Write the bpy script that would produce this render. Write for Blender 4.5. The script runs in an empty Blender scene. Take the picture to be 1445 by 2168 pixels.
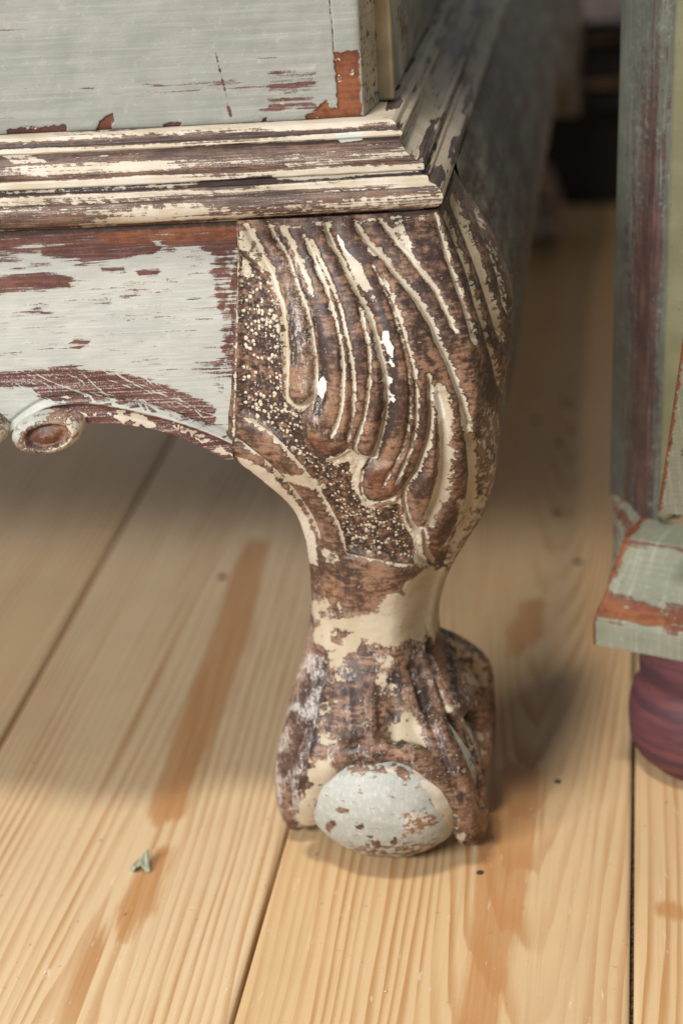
import bpy, bmesh, math, random
import numpy as np
from mathutils import Matrix, Vector

scene = bpy.context.scene
COL = scene.collection
random.seed(5)

# ------------------------------------------------------------------ camera
FPX = 4860.0                       # 50 mm lens, in pixels of the 1445 x 2168 frame
PP = np.array([722.5, 1084.0])
def _cam():
    vy = np.array([1360 - PP[0], -850 - PP[1]]); a = 700.0
    b = (FPX * FPX + vy[0] * a) / (-vy[1])
    Y = np.array([vy[0], -vy[1], -FPX]); Y /= np.linalg.norm(Y)
    Z = -np.array([a, -b, -FPX]); Z /= np.linalg.norm(Z)
    return np.stack([np.cross(Y, Z), Y, Z])
RC = _cam()
def ray(px, py):
    return RC @ (np.array([px - PP[0], -(py - PP[1]), -FPX]) / FPX)
CAM = -ray(800, 1806)
def on(axis, val, px, py):
    d = ray(px, py)
    return CAM + (val - CAM[axis]) / d[axis] * d
def proj(v):
    c = (np.asarray(v) - CAM) @ RC
    return np.stack([PP[0] + FPX * c[:, 0] / -c[:, 2], PP[1] - FPX * c[:, 1] / -c[:, 2]], 1)

cd = bpy.data.cameras.new('camera')
cam = bpy.data.objects.new('camera', cd); COL.objects.link(cam)
cd.lens = 50; cd.sensor_fit = 'VERTICAL'; cd.sensor_height = 50 * 2168 / FPX
cd.clip_start = .05; cd.clip_end = 60
M = Matrix([list(RC[i]) + [CAM[i]] for i in range(3)] + [[0, 0, 0, 1]])
cam.matrix_world = M
cd.dof.use_dof = True; cd.dof.focus_distance = .905; cd.dof.aperture_fstop = 4.0
scene.camera = cam

# ------------------------------------------------------------------ light
scene.view_settings.view_transform = 'Standard'; scene.view_settings.look = 'None'
scene.view_settings.exposure = 0; scene.view_settings.gamma = 1
w = bpy.data.worlds.new('World'); scene.world = w; w.use_nodes = True
bg = w.node_tree.nodes['Background']
bg.inputs[0].default_value = (.90, .94, 1.0, 1); bg.inputs[1].default_value = .18
def area(name, loc, target, sx, sy, power, col):
    l = bpy.data.lights.new(name, 'AREA'); l.shape = 'RECTANGLE'; l.size = sx; l.size_y = sy
    l.energy = power; l.color = col
    o = bpy.data.objects.new(name, l); COL.objects.link(o); o.location = loc
    o.rotation_euler = (Vector(target) - Vector(loc)).to_track_quat('-Z', 'Y').to_euler()
area('ceiling_lamp', (-.24, -.84, 2.35), (0, .05, .1), .36, .26, 37, (1.0, .94, .84))
area('side_window', (-2.6, .45, .80), (-.2, .4, .05), .9, .35, 21, (.86, .93, 1.0))
area('window_light', (-1.5, -2.85, 1.62), (0, .1, .15), 1.5, .26, 164, (.97, .98, 1.0))

# ------------------------------------------------------------------ helpers
def sstep(a, b, x):
    t = np.clip((x - a) / (b - a), 0, 1); return t * t * (3 - 2 * t)
def seg_dist(P, poly):
    """distance to an open polyline and the signed side (positive on its right when walking down the picture)"""
    best = np.full(len(P), 1e9); side = np.zeros(len(P)); tt = np.zeros(len(P)); n = len(poly) - 1
    for i in range(n):
        a = np.array(poly[i], float); b = np.array(poly[i + 1], float); ab = b - a
        ap = P - a; t = np.clip((ap @ ab) / max(ab @ ab, 1e-9), 0, 1)
        q = ap - t[:, None] * ab; d = np.hypot(q[:, 0], q[:, 1])
        s = -(ab[0] * ap[:, 1] - ab[1] * ap[:, 0])
        k = d < best; best[k] = d[k]; side[k] = np.sign(s[k]); tt[k] = (i + t[k]) / n
    return best, side, tt
def sdf(P, poly):
    poly = np.array(poly, float); n = len(poly)
    d, _, _ = seg_dist(P, list(poly) + [poly[0]])
    ins = np.zeros(len(P), bool)
    for i in range(n):
        a = poly[i]; b = poly[(i + 1) % n]
        c = (a[1] > P[:, 1]) != (b[1] > P[:, 1])
        xx = (b[0] - a[0]) * (P[:, 1] - a[1]) / (b[1] - a[1] + 1e-12) + a[0]
        ins ^= c & (P[:, 0] < xx)
    return np.where(ins, d, -d)
def smooth_line(pts, sub=4):
    p = np.array(pts, float)
    if len(p) < 3: return p
    q = np.vstack([2 * p[0] - p[1], p, 2 * p[-1] - p[-2]]); out = []
    for i in range(1, len(q) - 2):
        for k in range(sub):
            t = k / sub
            out.append(.5 * (2 * q[i] + (q[i + 1] - q[i - 1]) * t + (2 * q[i - 1] - 5 * q[i] + 4 * q[i + 1] - q[i + 2]) * t * t
                             + (3 * q[i] - q[i - 1] - 3 * q[i + 1] + q[i + 2]) * t ** 3))
    out.append(p[-1]); return np.array(out)
_rs = np.random.RandomState(3); _T = _rs.rand(64, 64, 64)
def vnoise(p):
    i = np.floor(p).astype(int); f = p - i; f = f * f * (3 - 2 * f); r = 0
    for dx in (0, 1):
        for dy in (0, 1):
            for dz in (0, 1):
                wt = (f[:, 0] if dx else 1 - f[:, 0]) * (f[:, 1] if dy else 1 - f[:, 1]) * (f[:, 2] if dz else 1 - f[:, 2])
                r = r + wt * _T[(i[:, 0] + dx) % 64, (i[:, 1] + dy) % 64, (i[:, 2] + dz) % 64]
    return r
def fbm(p, o=4):
    r = 0; a = .5; s = 0
    for k in range(o): r = r + a * vnoise(p * 2 ** k + k * 17.3); s += a; a *= .55
    return r / s

def tag(o, label=None, cat=None, group=None, kind=None):
    if label: o['label'] = label
    if cat: o['category'] = cat
    if group: o['group'] = group
    if kind: o['kind'] = kind
    return o
def empty(name, loc=(0, 0, 0), rz=0):
    o = bpy.data.objects.new(name, None); COL.objects.link(o); o.location = loc; o.rotation_euler.z = rz
    o.empty_display_size = .02
    return o
def mesh_obj(name, V, F, mat, parent=None, m1=None, m2=None, nc=None, smooth=True, extra=None):
    me = bpy.data.meshes.new(name)
    V = np.asarray(V, np.float32)
    if isinstance(F, np.ndarray):
        k = F.shape[1]
        me.vertices.add(len(V)); me.vertices.foreach_set('co', V.ravel())
        me.loops.add(F.size); me.loops.foreach_set('vertex_index', F.astype(np.int32).ravel())
        me.polygons.add(len(F)); me.polygons.foreach_set('loop_start', np.arange(0, F.size, k, dtype=np.int32))
        me.polygons.foreach_set('loop_total', np.full(len(F), k, np.int32))
        me.update(calc_edges=True); me.validate()
    else:
        me.from_pydata([tuple(v) for v in V], [], F)
    set_attr(me, len(V), m1, m2, V if nc is None else nc)
    for nme, arr in (extra or {}).items():
        a = me.attributes.new(nme, 'FLOAT', 'POINT'); a.data.foreach_set('value', np.asarray(arr, np.float32))
    if smooth: me.polygons.foreach_set('use_smooth', np.ones(len(me.polygons), bool))
    me.materials.append(mat)
    o = bpy.data.objects.new(name, me); COL.objects.link(o); o.parent = parent
    return o
def set_attr(me, n, m1, m2, nc):
    for nme, arr in (('mask', m1), ('mask2', m2)):
        c = np.zeros((n, 4), np.float32); c[:, 3] = 1
        if arr is not None: c[:, :np.shape(arr)[-1]] = arr
        a = me.attributes.new(nme, 'FLOAT_COLOR', 'POINT'); a.data.foreach_set('color', c.ravel())
    a = me.attributes.new('nc', 'FLOAT_VECTOR', 'POINT'); a.data.foreach_set('vector', np.asarray(nc, np.float32).ravel())
def grid_faces(nu, nv, wrap_u=False):
    i = np.arange(nu if wrap_u else nu - 1)[:, None]; j = np.arange(nv - 1)[None, :]
    i2 = (i + 1) % nu
    return np.stack([i * nv + j, i2 * nv + j, i2 * nv + j + 1, i * nv + j + 1], -1).reshape(-1, 4)
def box_bm(bm, x0, x1, y0, y1, z0, z1, bev=.0015):
    r = bmesh.ops.create_cube(bm, size=1.0)
    vs = r['verts']
    for v in vs: v.co = Vector(((x0 + x1) / 2 + v.co.x * (x1 - x0), (y0 + y1) / 2 + v.co.y * (y1 - y0), (z0 + z1) / 2 + v.co.z * (z1 - z0)))
    if bev:
        es = list({e for v in vs for e in v.link_edges})
        bmesh.ops.bevel(bm, geom=es, offset=bev, segments=2, affect='EDGES', profile=.5)
def bm_obj(name, bm, mat, parent=None, m1=(0, 0, 0), m2=(0, 0, 0), smooth=False, fn=None):
    me = bpy.data.meshes.new(name); bm.normal_update(); bm.to_mesh(me); bm.free()
    n = len(me.vertices); V = np.empty(n * 3, np.float32); me.vertices.foreach_get('co', V); V = V.reshape(-1, 3)
    a = np.tile(np.array(m1, np.float32), (n, 1)); b = np.tile(np.array(m2, np.float32), (n, 1))
    if fn: a, b = fn(V, a, b)
    set_attr(me, n, a, b, V)
    if smooth: me.polygons.foreach_set('use_smooth', np.ones(len(me.polygons), bool))
    me.materials.append(mat)
    o = bpy.data.objects.new(name, me); COL.objects.link(o); o.parent = parent
    return o

# ------------------------------------------------------------------ materials
class NT:
    def __init__(s, name):
        s.m = bpy.data.materials.new(name); s.m.use_nodes = True; s.t = s.m.node_tree; s.t.nodes.clear()
        s.out = s.n('ShaderNodeOutputMaterial'); s.b = s.n('ShaderNodeBsdfPrincipled'); s.l(s.b.outputs[0], s.out.inputs[0])
    def n(s, t, **k):
        x = s.t.nodes.new(t)
        for a, v in k.items(): setattr(x, a, v)
        return x
    def l(s, a, b): s.t.links.new(a, b)
    def put(s, sock, v):
        if hasattr(v, 'links') or isinstance(v, bpy.types.NodeSocket): s.l(v, sock)
        else: sock.default_value = v
    def math(s, op, a, b=0.0, c=0.0, clamp=False):
        x = s.n('ShaderNodeMath', operation=op, use_clamp=clamp)
        s.put(x.inputs[0], a); s.put(x.inputs[1], b); s.put(x.inputs[2], c); return x.outputs[0]
    def ss(s, v, a, b):
        x = s.n('ShaderNodeMapRange', interpolation_type='SMOOTHSTEP')
        s.put(x.inputs[0], v); x.inputs[1].default_value = a; x.inputs[2].default_value = b
        return x.outputs[0]
    def mix(s, f, a, b, mode='MIX'):
        x = s.n('ShaderNodeMix', data_type='RGBA', blend_type=mode)
        s.put(x.inputs[0], f)
        for sock, v in ((x.inputs[6], a), (x.inputs[7], b)):
            if isinstance(v, tuple): sock.default_value = v + (1,) if len(v) == 3 else v
            else: s.l(v, sock)
        return x.outputs[2]
    def attr(s, name, out):
        x = s.n('ShaderNodeAttribute', attribute_name=name); return x.outputs[out]
    def vmul(s, v, k):
        x = s.n('ShaderNodeVectorMath', operation='MULTIPLY'); s.l(v, x.inputs[0]); x.inputs[1].default_value = k; return x.outputs[0]
    def noise(s, v, scale, detail=4, rough=.55, dist=0.0):
        x = s.n('ShaderNodeTexNoise'); s.l(v, x.inputs['Vector']); x.inputs['Scale'].default_value = scale
        x.inputs['Detail'].default_value = detail; x.inputs['Roughness'].default_value = rough; x.inputs['Distortion'].default_value = dist
        return x.outputs[0]

def distressed(name, streak=(60, 900, 900), scratch=(400, 25, 25), amp=3.2, samp=3.6, cream=(.56, .505, .415), cream2=(.45, .385, .28),
               sage=(.48, .50, .455), sage2=(.40, .43, .385), wood=(.25, .13, .075), wood2=(.085, .038, .027), sw=.4, wn=(.55, .2, .25), xw=.35, lx=.28, soft=.10, old=(.38, .305, .20)):
    t = NT(name); nc = t.attr('nc', 'Vector')
    s1 = t.n('ShaderNodeSeparateColor'); t.l(t.attr('mask', 'Color'), s1.inputs[0])
    s2 = t.n('ShaderNodeSeparateColor'); t.l(t.attr('mask2', 'Color'), s2.inputs[0])
    nA = t.noise(nc, 330, 5, .62); nB = t.noise(nc, 1700, 3, .6); nS = t.noise(t.vmul(nc, streak), 1, 4, .6)
    nX = t.noise(t.vmul(nc, scratch), 1, 3, .6); nL = t.noise(nc, 55, 3, .5)
    def comb(a, b, c, wa, wb, wc):
        return t.math('ADD', t.math('ADD', t.math('MULTIPLY', a, wa), t.math('MULTIPLY', b, wb)), t.math('MULTIPLY', c, wc))
    n1 = t.math('SUBTRACT', comb(nA, nB, nS, *wn), .5)
    n2 = t.math('SUBTRACT', comb(nA, nB, nS, .6 - sw * .8, .2, .2 + sw * .8), .5)
    cm = t.math('ADD', s1.outputs[0], t.math('MULTIPLY', n1, amp))
    # punched ground: little cells that hold paint
    vo = t.n('ShaderNodeTexVoronoi'); t.l(nc, vo.inputs['Vector']); vo.inputs['Scale'].default_value = 640; vo.inputs['Randomness'].default_value = .9
    vs = t.n('ShaderNodeSeparateColor'); t.l(vo.outputs['Color'], vs.inputs[0])
    dotr = t.math('MULTIPLY', t.math('SUBTRACT', vs.outputs[0], t.math('SUBTRACT', 1.35, t.math('MULTIPLY', t.math('ADD', nL, t.math('MULTIPLY', nA, .25)), 1.25))), .75)
    dots = t.ss(t.math('SUBTRACT', t.math('ADD', dotr, .30), t.math('ADD', vo.outputs['Distance'], t.math('MULTIPLY', t.math('SUBTRACT', nB, .5), 1.1))), -.02, .10)
    dots = t.math('MULTIPLY', dots, s2.outputs[0])
    creamM = t.math('MAXIMUM', t.ss(cm, .46, .54), dots)
    sageM = t.ss(t.math('ADD', s1.outputs[1], t.math('MULTIPLY', n2, samp)), .5 - soft, .5 + soft)
    # wood
    wf = t.ss(t.math('ADD', t.math('MULTIPLY', t.math('ADD', nS, nA), .5), t.math('MULTIPLY', nL, .6)), .66, .88)
    wc = t.mix(wf, wood, wood2)
    wc = t.mix(t.math('MULTIPLY', t.ss(nX, .45, .65), xw), wc, tuple(min(1, c * 1.5 + .02) for c in wood))
    wc = t.mix(t.math('MULTIPLY', t.ss(nB, .52, .66), .55), wc, (.035, .018, .014))
    wc = t.mix(t.ss(t.math('ADD', s2.outputs[2], t.math('MULTIPLY', n1, 1.2)), .35, .65), wc, t.mix(wf, (.21, .072, .028), (.12, .038, .018)))
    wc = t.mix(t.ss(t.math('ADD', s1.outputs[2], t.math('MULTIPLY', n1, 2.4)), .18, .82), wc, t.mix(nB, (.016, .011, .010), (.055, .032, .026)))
    wc = t.mix(t.math('MULTIPLY', s2.outputs[0], t.ss(nA, .35, .62)), wc, (.03, .018, .014))
    bl = t.math('MULTIPLY', t.ss(t.math('ADD', s2.outputs[1], t.math('MULTIPLY', t.math('SUBTRACT', t.math('ADD', t.math('MULTIPLY', nB, .5), t.math('MULTIPLY', nX, .5)), .5), 3.0)), .35, .75), .75)
    wc = t.mix(bl, wc, (.50, .465, .43))
    # paint
    cc = t.mix(t.ss(nL, .35, .65), cream, cream2)
    al = t.attr('mask', 'Alpha')
    cc = t.mix(t.math('SUBTRACT', 1.0, al, clamp=True), cc, old)
    cc = t.mix(t.math('MULTIPLY', t.ss(nB, .56, .72), .45), cc, (.22, .15, .09))
    cc = t.mix(t.math('SUBTRACT', al, 1.0, clamp=True), cc, (.80, .78, .74))
    cc = t.mix(t.math('MULTIPLY', dots, .35), cc, (.66, .58, .45))
    sc = t.mix(t.ss(t.math('ADD', t.math('MULTIPLY', nS, .5), t.math('MULTIPLY', nL, .5)), .40, .60), sage, sage2)
    sc = t.mix(t.math('MULTIPLY', t.ss(nX, .50, .72), lx), sc, (.70, .70, .66))
    sc = t.mix(t.math('MULTIPLY', t.ss(nA, .56, .72), .13), sc, (.66, .60, .50))
    col = t.mix(creamM, wc, cc); col = t.mix(sageM, col, sc)
    t.l(col, t.b.inputs['Base Color'])
    pm = t.math('MAXIMUM', creamM, sageM)
    t.l(t.math('ADD', t.math('MULTIPLY', pm, .16), t.math('ADD', .34, t.math('MULTIPLY', nB, .2))), t.b.inputs['Roughness'])
    t.b.inputs['Specular IOR Level'].default_value = .36
    h = t.math('ADD', t.math('MULTIPLY', pm, .42), t.math('ADD', t.math('MULTIPLY', nB, .35), t.math('MULTIPLY', nS, .35)))
    bumpd = t.math('MULTIPLY', s2.outputs[0], t.math('SUBTRACT', .6, vo.outputs['Distance']))
    h = t.math('ADD', h, t.math('MULTIPLY', bumpd, 1.3))
    bp = t.n('ShaderNodeBump'); bp.inputs['Strength'].default_value = .8; bp.inputs['Distance'].default_value = .00045
    t.l(h, bp.inputs['Height']); t.l(bp.outputs[0], t.b.inputs['Normal'])
    return t.m
M_LEG = distressed('carved_wood', streak=(160, 260, 800), scratch=(900, 300, 300), xw=.12, wood=(.26, .15, .092), wood2=(.052, .027, .020), sage=(.38, .385, .345), sage2=(.32, .33, .29))
M_MOULD = distressed('moulding_wood', streak=(22, 900, 900), scratch=(60, 1400, 900), amp=3.6, wn=(.34, .16, .50), cream=(.53, .47, .385), cream2=(.44, .37, .27), wood=(.15, .082, .052), wood2=(.05, .028, .022))
M_FLAT = distressed('painted_wood', streak=(45, 10, 1000), scratch=(26, 10, 1500), amp=3.2, samp=3.4, lx=.16, soft=.17, sage=(.42, .42, .38), sage2=(.36, .37, .335), wood=(.135, .056, .04), wood2=(.075, .026, .022), sw=.7)
M_DRAWER = distressed('painted_drawer', streak=(14, 10, 420), scratch=(20, 10, 900), samp=2.6, lx=.10, soft=.15, sage=(.27, .274, .242), sage2=(.228, .234, .205), wood=(.12, .05, .04), wood2=(.06, .022, .018), sw=.8)
M_SIDE = distressed('painted_side', streak=(300, 20, 60), sage=(.33, .335, .255), sage2=(.20, .205, .155), cream=(.42, .36, .24), cream2=(.32, .27, .17), wood=(.10, .055, .035))
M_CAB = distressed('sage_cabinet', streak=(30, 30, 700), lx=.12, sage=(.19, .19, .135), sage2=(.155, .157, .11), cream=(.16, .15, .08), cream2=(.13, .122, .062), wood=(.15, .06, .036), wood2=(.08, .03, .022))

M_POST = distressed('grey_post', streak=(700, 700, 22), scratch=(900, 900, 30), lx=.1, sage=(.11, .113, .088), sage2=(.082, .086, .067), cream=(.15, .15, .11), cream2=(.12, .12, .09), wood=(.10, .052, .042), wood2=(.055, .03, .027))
def simple(name, col, rough=.5, col2=None, scale=60, spec=.4):
    t = NT(name); nc = t.attr('nc', 'Vector')
    f = t.noise(nc, scale, 5, .6)
    t.l(t.mix(t.ss(f, .35, .65), col, col2 or tuple(c * .7 for c in col)), t.b.inputs['Base Color'])
    t.b.inputs['Roughness'].default_value = rough; t.b.inputs['Specular IOR Level'].default_value = spec
    bp = t.n('ShaderNodeBump'); bp.inputs['Strength'].default_value = .4; bp.inputs['Distance'].default_value = .0006
    t.l(f, bp.inputs['Height']); t.l(bp.outputs[0], t.b.inputs['Normal'])
    return t.m
def floor_mat():
    t = NT('pine_board'); nc = t.attr('nc', 'Vector'); ring = t.attr('ring', 'Fac'); heart = t.attr('heart', 'Fac'); tone = t.attr('tone', 'Fac')
    fine = t.noise(t.vmul(nc, (420, 6, 400)), 1, 4, .6); mid = t.noise(t.vmul(nc, (60, 3, 60)), 1, 3, .5); sp = t.noise(nc, 260, 4, .6)
    r = t.math('ADD', ring, t.math('MULTIPLY', t.math('SUBTRACT', mid, .5), 2.2))
    fr = t.math('FRACT', r)
    late = t.math('MULTIPLY', t.ss(fr, .30, .86), t.math('SUBTRACT', 1.0, t.ss(fr, .90, 1.0)))
    late = t.math('MULTIPLY', late, t.math('ADD', .45, t.math('MULTIPLY', fine, .6)))
    late = t.math('MULTIPLY', late, t.math('ADD', .25, t.math('MULTIPLY', t.ss(t.noise(t.vmul(nc, (45, 2.2, 45)), 1, 3, .6), .34, .66), 1.0)))
    scuff = t.ss(t.noise(t.vmul(nc, (380, 45, 300)), 1, 5, .7, .6), .63, .70)
    early = t.mix(tone, (.68, .515, .32), (.58, .375, .18))
    c = t.mix(t.math('MULTIPLY', late, .88), early, t.mix(tone, (.43, .215, .08), (.40, .17, .05)))
    c = t.mix(t.math('MULTIPLY', t.ss(fine, .50, .72), .28), c, (.42, .25, .11))
    hm = t.ss(t.math('ADD', heart, t.math('MULTIPLY', t.math('SUBTRACT', t.noise(t.vmul(nc, (190, 9, 100)), 1, 5, .68), .5), 2.1)), .22, .80)
    c = t.mix(t.math('MULTIPLY', hm, t.math('ADD', .62, t.math('MULTIPLY', fine, .40))), c, t.mix(fine, (.50, .25, .098), (.40, .18, .06)))
    c = t.mix(t.math('MULTIPLY', t.ss(sp, .66, .74), .5), c, (.16, .10, .06))
    c = t.mix(t.math('MULTIPLY', scuff, .45), c, (.80, .72, .62))
    c = t.mix(t.math('MULTIPLY', t.ss(t.noise(nc, 9, 4, .6), .48, .72), .16), c, (.30, .22, .15))
    t.l(c, t.b.inputs['Base Color'])
    t.l(t.math('ADD', .30, t.math('MULTIPLY', sp, .22)), t.b.inputs['Roughness'])
    bp = t.n('ShaderNodeBump'); bp.inputs['Strength'].default_value = .35; bp.inputs['Distance'].default_value = .0004
    t.l(t.math('ADD', t.math('MULTIPLY', late, .5), fine), bp.inputs['Height']); t.l(bp.outputs[0], t.b.inputs['Normal'])
    return t.m
M_FLOOR = floor_mat()
M_GAP = simple('gap_dirt', (.04, .037, .033), .9, (.22, .21, .19), 500)
M_DARK = simple('dark_wood', (.012, .010, .009), .6, (.02, .014, .011), 30)
M_BROWN = simple('brown_rail', (.20, .12, .07), .5, (.03, .018, .011), 30)
M_PALE = simple('pale_panel', (.75, .66, .62), .6, (.30, .27, .29), 12)
M_BUN = simple('red_stained_wood', (.13, .044, .045), .6, (.060, .026, .031), 130, .25)
M_LEAF = simple('dry_leaf', (.25, .26, .14), .6, (.36, .37, .27), 260)
M_NAIL = simple('nail_iron', (.05, .04, .035), .6, (.03, .025, .02), 400)
M_WALL = simple('wall_plaster', (.42, .42, .43), .8, (.38, .38, .39), 8)

# ------------------------------------------------------------------ floor
floor = tag(empty('floor'), kind='structure')
XE = [-.0428 + .1526 * k for k in range(-8, 9)]
GAP = .0017
HEART = [  # (px, py, half width px) down the middle of the second board
    [(545, 1150, 26), (520, 1230, 34), (495, 1330, 42), (455, 1430, 40), (425, 1520, 44), (385, 1630, 40), (352, 1720, 38), (335, 1745, 8)],
    [(345, 1800, 16), (318, 1850, 32), (290, 1920, 40), (262, 1990, 12)],
    [(1092, 1640, 55), (1080, 1760, 66), (1060, 1880, 58), (1045, 1990, 46), (1020, 2100, 44), (1000, 2220, 38)],
    [(1130, 1280, 30), (1110, 1340, 36), (1090, 1390, 10)],
    [(1415, 1925, 30), (1440, 1935, 26)],
]
def floor_px(px, py): return on(2, 0, px, py)[:2]
HW = []
for h in HEART:
    HW.append([(floor_px(x, y), abs(floor_px(x + k, y)[0] - floor_px(x - k, y)[0]) / 2) for x, y, k in h])
for b in range(len(XE) - 1):
    x0, x1 = XE[b] + GAP / 2, XE[b + 1] - GAP / 2
    near = -.32 < (x0 + x1) / 2 < .35
    ys = np.concatenate([np.linspace(-1.2, -.2, 30)[:-1], np.linspace(-.2, .7, 240)[:-1], np.linspace(.7, 2.4, 60)]) if near else np.linspace(-1.2, 2.4, 60)
    nx = 70 if near else 12
    tt = np.linspace(0, 1, nx); xs = x0 + (x1 - x0) * tt
    prof_x = np.concatenate([[x0, x0, x0 + .0004], xs[1:-1], [x1 - .0004, x1, x1]])
    prof_z = np.concatenate([[-.02, -.0009, -.00025], np.zeros(nx - 2), [-.00025, -.0009, -.02]])
    Xg, Yg = np.meshgrid(prof_x, ys, indexing='ij'); Zg = np.repeat(prof_z[:, None], len(ys), 1)
    V = np.stack([Xg.ravel(), Yg.ravel(), Zg.ravel()], 1)
    V[:, 2] += .0006 * (vnoise(V * [25, 4, 1] + b * 9) - .5) * (V[:, 2] > -.01)
    x, y = V[:, 0], V[:, 1]
    wob = vnoise(np.stack([x * 0 + b * 7.7, y * 2.2, x * 12], 1)) - .5
    wob2 = vnoise(np.stack([x * 30 + b * 3.1, y * 7, x * 0], 1)) - .5
    xc = {7: -.10, 8: .065, 9: .20, 6: -.30}.get(b, (x0 + x1) / 2 + .05 * math.sin(b * 5))
    u = (x - xc + .030 * wob + .004 * wob2)
    if b == 8: ring = 235 * np.sqrt(u * u + .0009) - 17 * np.clip(y - .02, -1, .7) * np.exp(-(u / .035) ** 2) - 2.5 * y
    elif b == 7: ring = 225 * np.sqrt(u * u + .0002) + 5.5 * y
    elif b == 6: ring = 190 * np.abs(u) + 3 * y
    else: ring = 210 * np.sqrt(u * u + .0008) + 3 * y
    heart = np.zeros(len(V)); P2 = V[:, :2]
    for hw in HW:
        for (pa, wa), (pb, wb) in zip(hw[:-1], hw[1:]):
            ab = pb - pa; t = np.clip(((P2 - pa) @ ab) / (ab @ ab), 0, 1); q = P2 - pa - t[:, None] * ab
            d = np.hypot(q[:, 0], q[:, 1]); wd = wa + (wb - wa) * t
            heart = np.maximum(heart, np.clip(.5 + (wd - d) / .010, 0, 1))
    tone = np.full(len(V), {6: .35, 7: .18, 8: .78, 9: .50}.get(b, .45)) + .35 * (vnoise(np.stack([x * 14, y * 1.5, x * 0 + b], 1)) - .5)
    nc = V + np.array([b * 3.37, b * 1.91, 0])
    mesh_obj('floorboard', V, grid_faces(len(prof_x), len(ys)), M_FLOOR, floor, nc=nc, extra={'ring': ring, 'heart': heart, 'tone': np.clip(tone, 0, 1)})
boards = [o for o in bpy.data.objects if o.name.startswith('floorboard')]
sub = bmesh.new(); box_bm(sub, XE[0], XE[-1], -1.2, 2.4, -.03, -.0085, 0)
bm_obj('subfloor', sub, M_GAP, floor)
nail_me = None
for px, py in [(1135, 890), (1180, 940), (1195, 850), (1178, 1085), (1222, 1190), (1015, 1848), (1180, 1655), (470, 1222)]:
    p = floor_px(px, py); b = min(range(len(XE) - 1), key=lambda k: abs((XE[k] + XE[k + 1]) / 2 - p[0]))
    r = .0028 if py < 1300 else .0016
    if nail_me is None:
        bm = bmesh.new(); bmesh.ops.create_cone(bm, cap_ends=True, segments=12, radius1=1, radius2=.8, depth=.5)
        o = bm_obj('nail', bm, M_NAIL, boards[b]); nail_me = o.data
    else:
        o = bpy.data.objects.new('nail', nail_me); COL.objects.link(o); o.parent = boards[b]
    o.location = (p[0], p[1], .0003); o.scale = (r, r, .0012)

# ------------------------------------------------------------------ the chest: plan of its front
chest = tag(empty('chest_of_drawers', (0, .5, 0)), 'distressed cream and sage painted chest with carved claw-foot leg and worn brown wood', 'chest')
def part(o):
    o.parent = chest; o.matrix_parent_inverse = Matrix.Translation((0, -.5, 0)); return o
KX = .0296                                     # frieze corner at Y = 0
XL = -.72
def path_y(x):                                 # bowed front line of the frieze, left of the corner
    s = KX - x
    return -(.150 * s - .21 * s * s)
def path_dy(x): return .150 - .42 * (KX - x)   # dy/dx
def front_pt(x, o):
    """point on the front line offset outwards by o (relative to the frieze)"""
    k = path_dy(x); n = np.stack([k, -np.ones_like(k)], -1) / np.sqrt(1 + k * k)[..., None]
    return np.stack([x, path_y(x)], -1) + n * np.asarray(o)[..., None]

# --- moulding
Z0 = .2858; ZS = .91
PR = [  # offset mm from frieze, z mm, cream, dark, bloom
    (-30, 0, .5, .3, 0), (0.6, 0, .55, .2, 0), (1.5, .2, .55, .1, .2), (1.5, 1.9, .5, .5, 0), (2.0, 2.3, .3, .6, 0)]
for k in range(13):
    a = math.radians(-75 + k * 150 / 12)
    PR.append((4.6 + 5.4 * math.cos(a), 7.6 + 5.4 * math.sin(a), [.25, .4, .5, .42, .38, .40, .44, .46, .42, .36, .30, .42, .6][k], [.6, .35, .15, 0, 0, 0, 0, 0, 0, 0, .1, .1, 0][k], .25))
PR += [(4.4, 13.4, .75, .0, .4), (4.2, 15.0, .85, 0, .3), (3.6, 15.6, .4, .3, 0), (1.6, 15.8, .0, .9, 0), (1.4, 17.6, .1, .9, 0), (2.3, 18.0, .8, .1, 0), (2.6, 18.6, .85, 0, 0), (2.5, 20.6, .80, 0, 0), (1.6, 21.2, .45, .2, 0)]
for k in range(11):
    a = math.radians(90 * k / 10)
    PR.append((-7.2 + 8.6 * (1 - math.sin(a)), 30.6 - 9.2 * math.cos(a), [.25, .15, .1, .3, .55, .68, .55, .3, .1, .1, .2][k], [.3, .2, .1, 0, 0, 0, 0, .1, .1, .1, .2][k], [.1, .1, .2, .3, .4, .4, .3, .2, .1, .1, 0][k]))
PR += [(-6.6, 30.9, .7, 0, .2), (-6.0, 31.7, .85, 0, .2), (-6.2, 32.8, .8, 0, .1), (-7.0, 33.4, .35, .4, 0), (-8.0, 33.6, .05, .9, 0), (-8.4, 34.3, .2, .6, 0), (-8.6, 35.4, .5, .2, 0), (-9.0, 36.4, .8, 0, 0),
       (-10.2, 37.2, .9, 0, .2), (-13, 37.6, .85, 0, 0), (-18, 37.7, .8, .0, 0), (-70, 37.8, .7, 0, 0)]
PR = np.array(PR)
_d = np.concatenate([[0], np.cumsum(np.hypot(*np.diff(PR[:, :2], axis=0).T))])
vv = np.unique(np.concatenate([_d, np.linspace(_d[1], _d[-2], 150)]))
PRF = np.stack([np.interp(vv, _d, PR[:, k]) for k in range(5)], 1)
def corner_x(o):                               # where the offset front line meets the offset side line X = KX + o
    return KX + o
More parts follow.
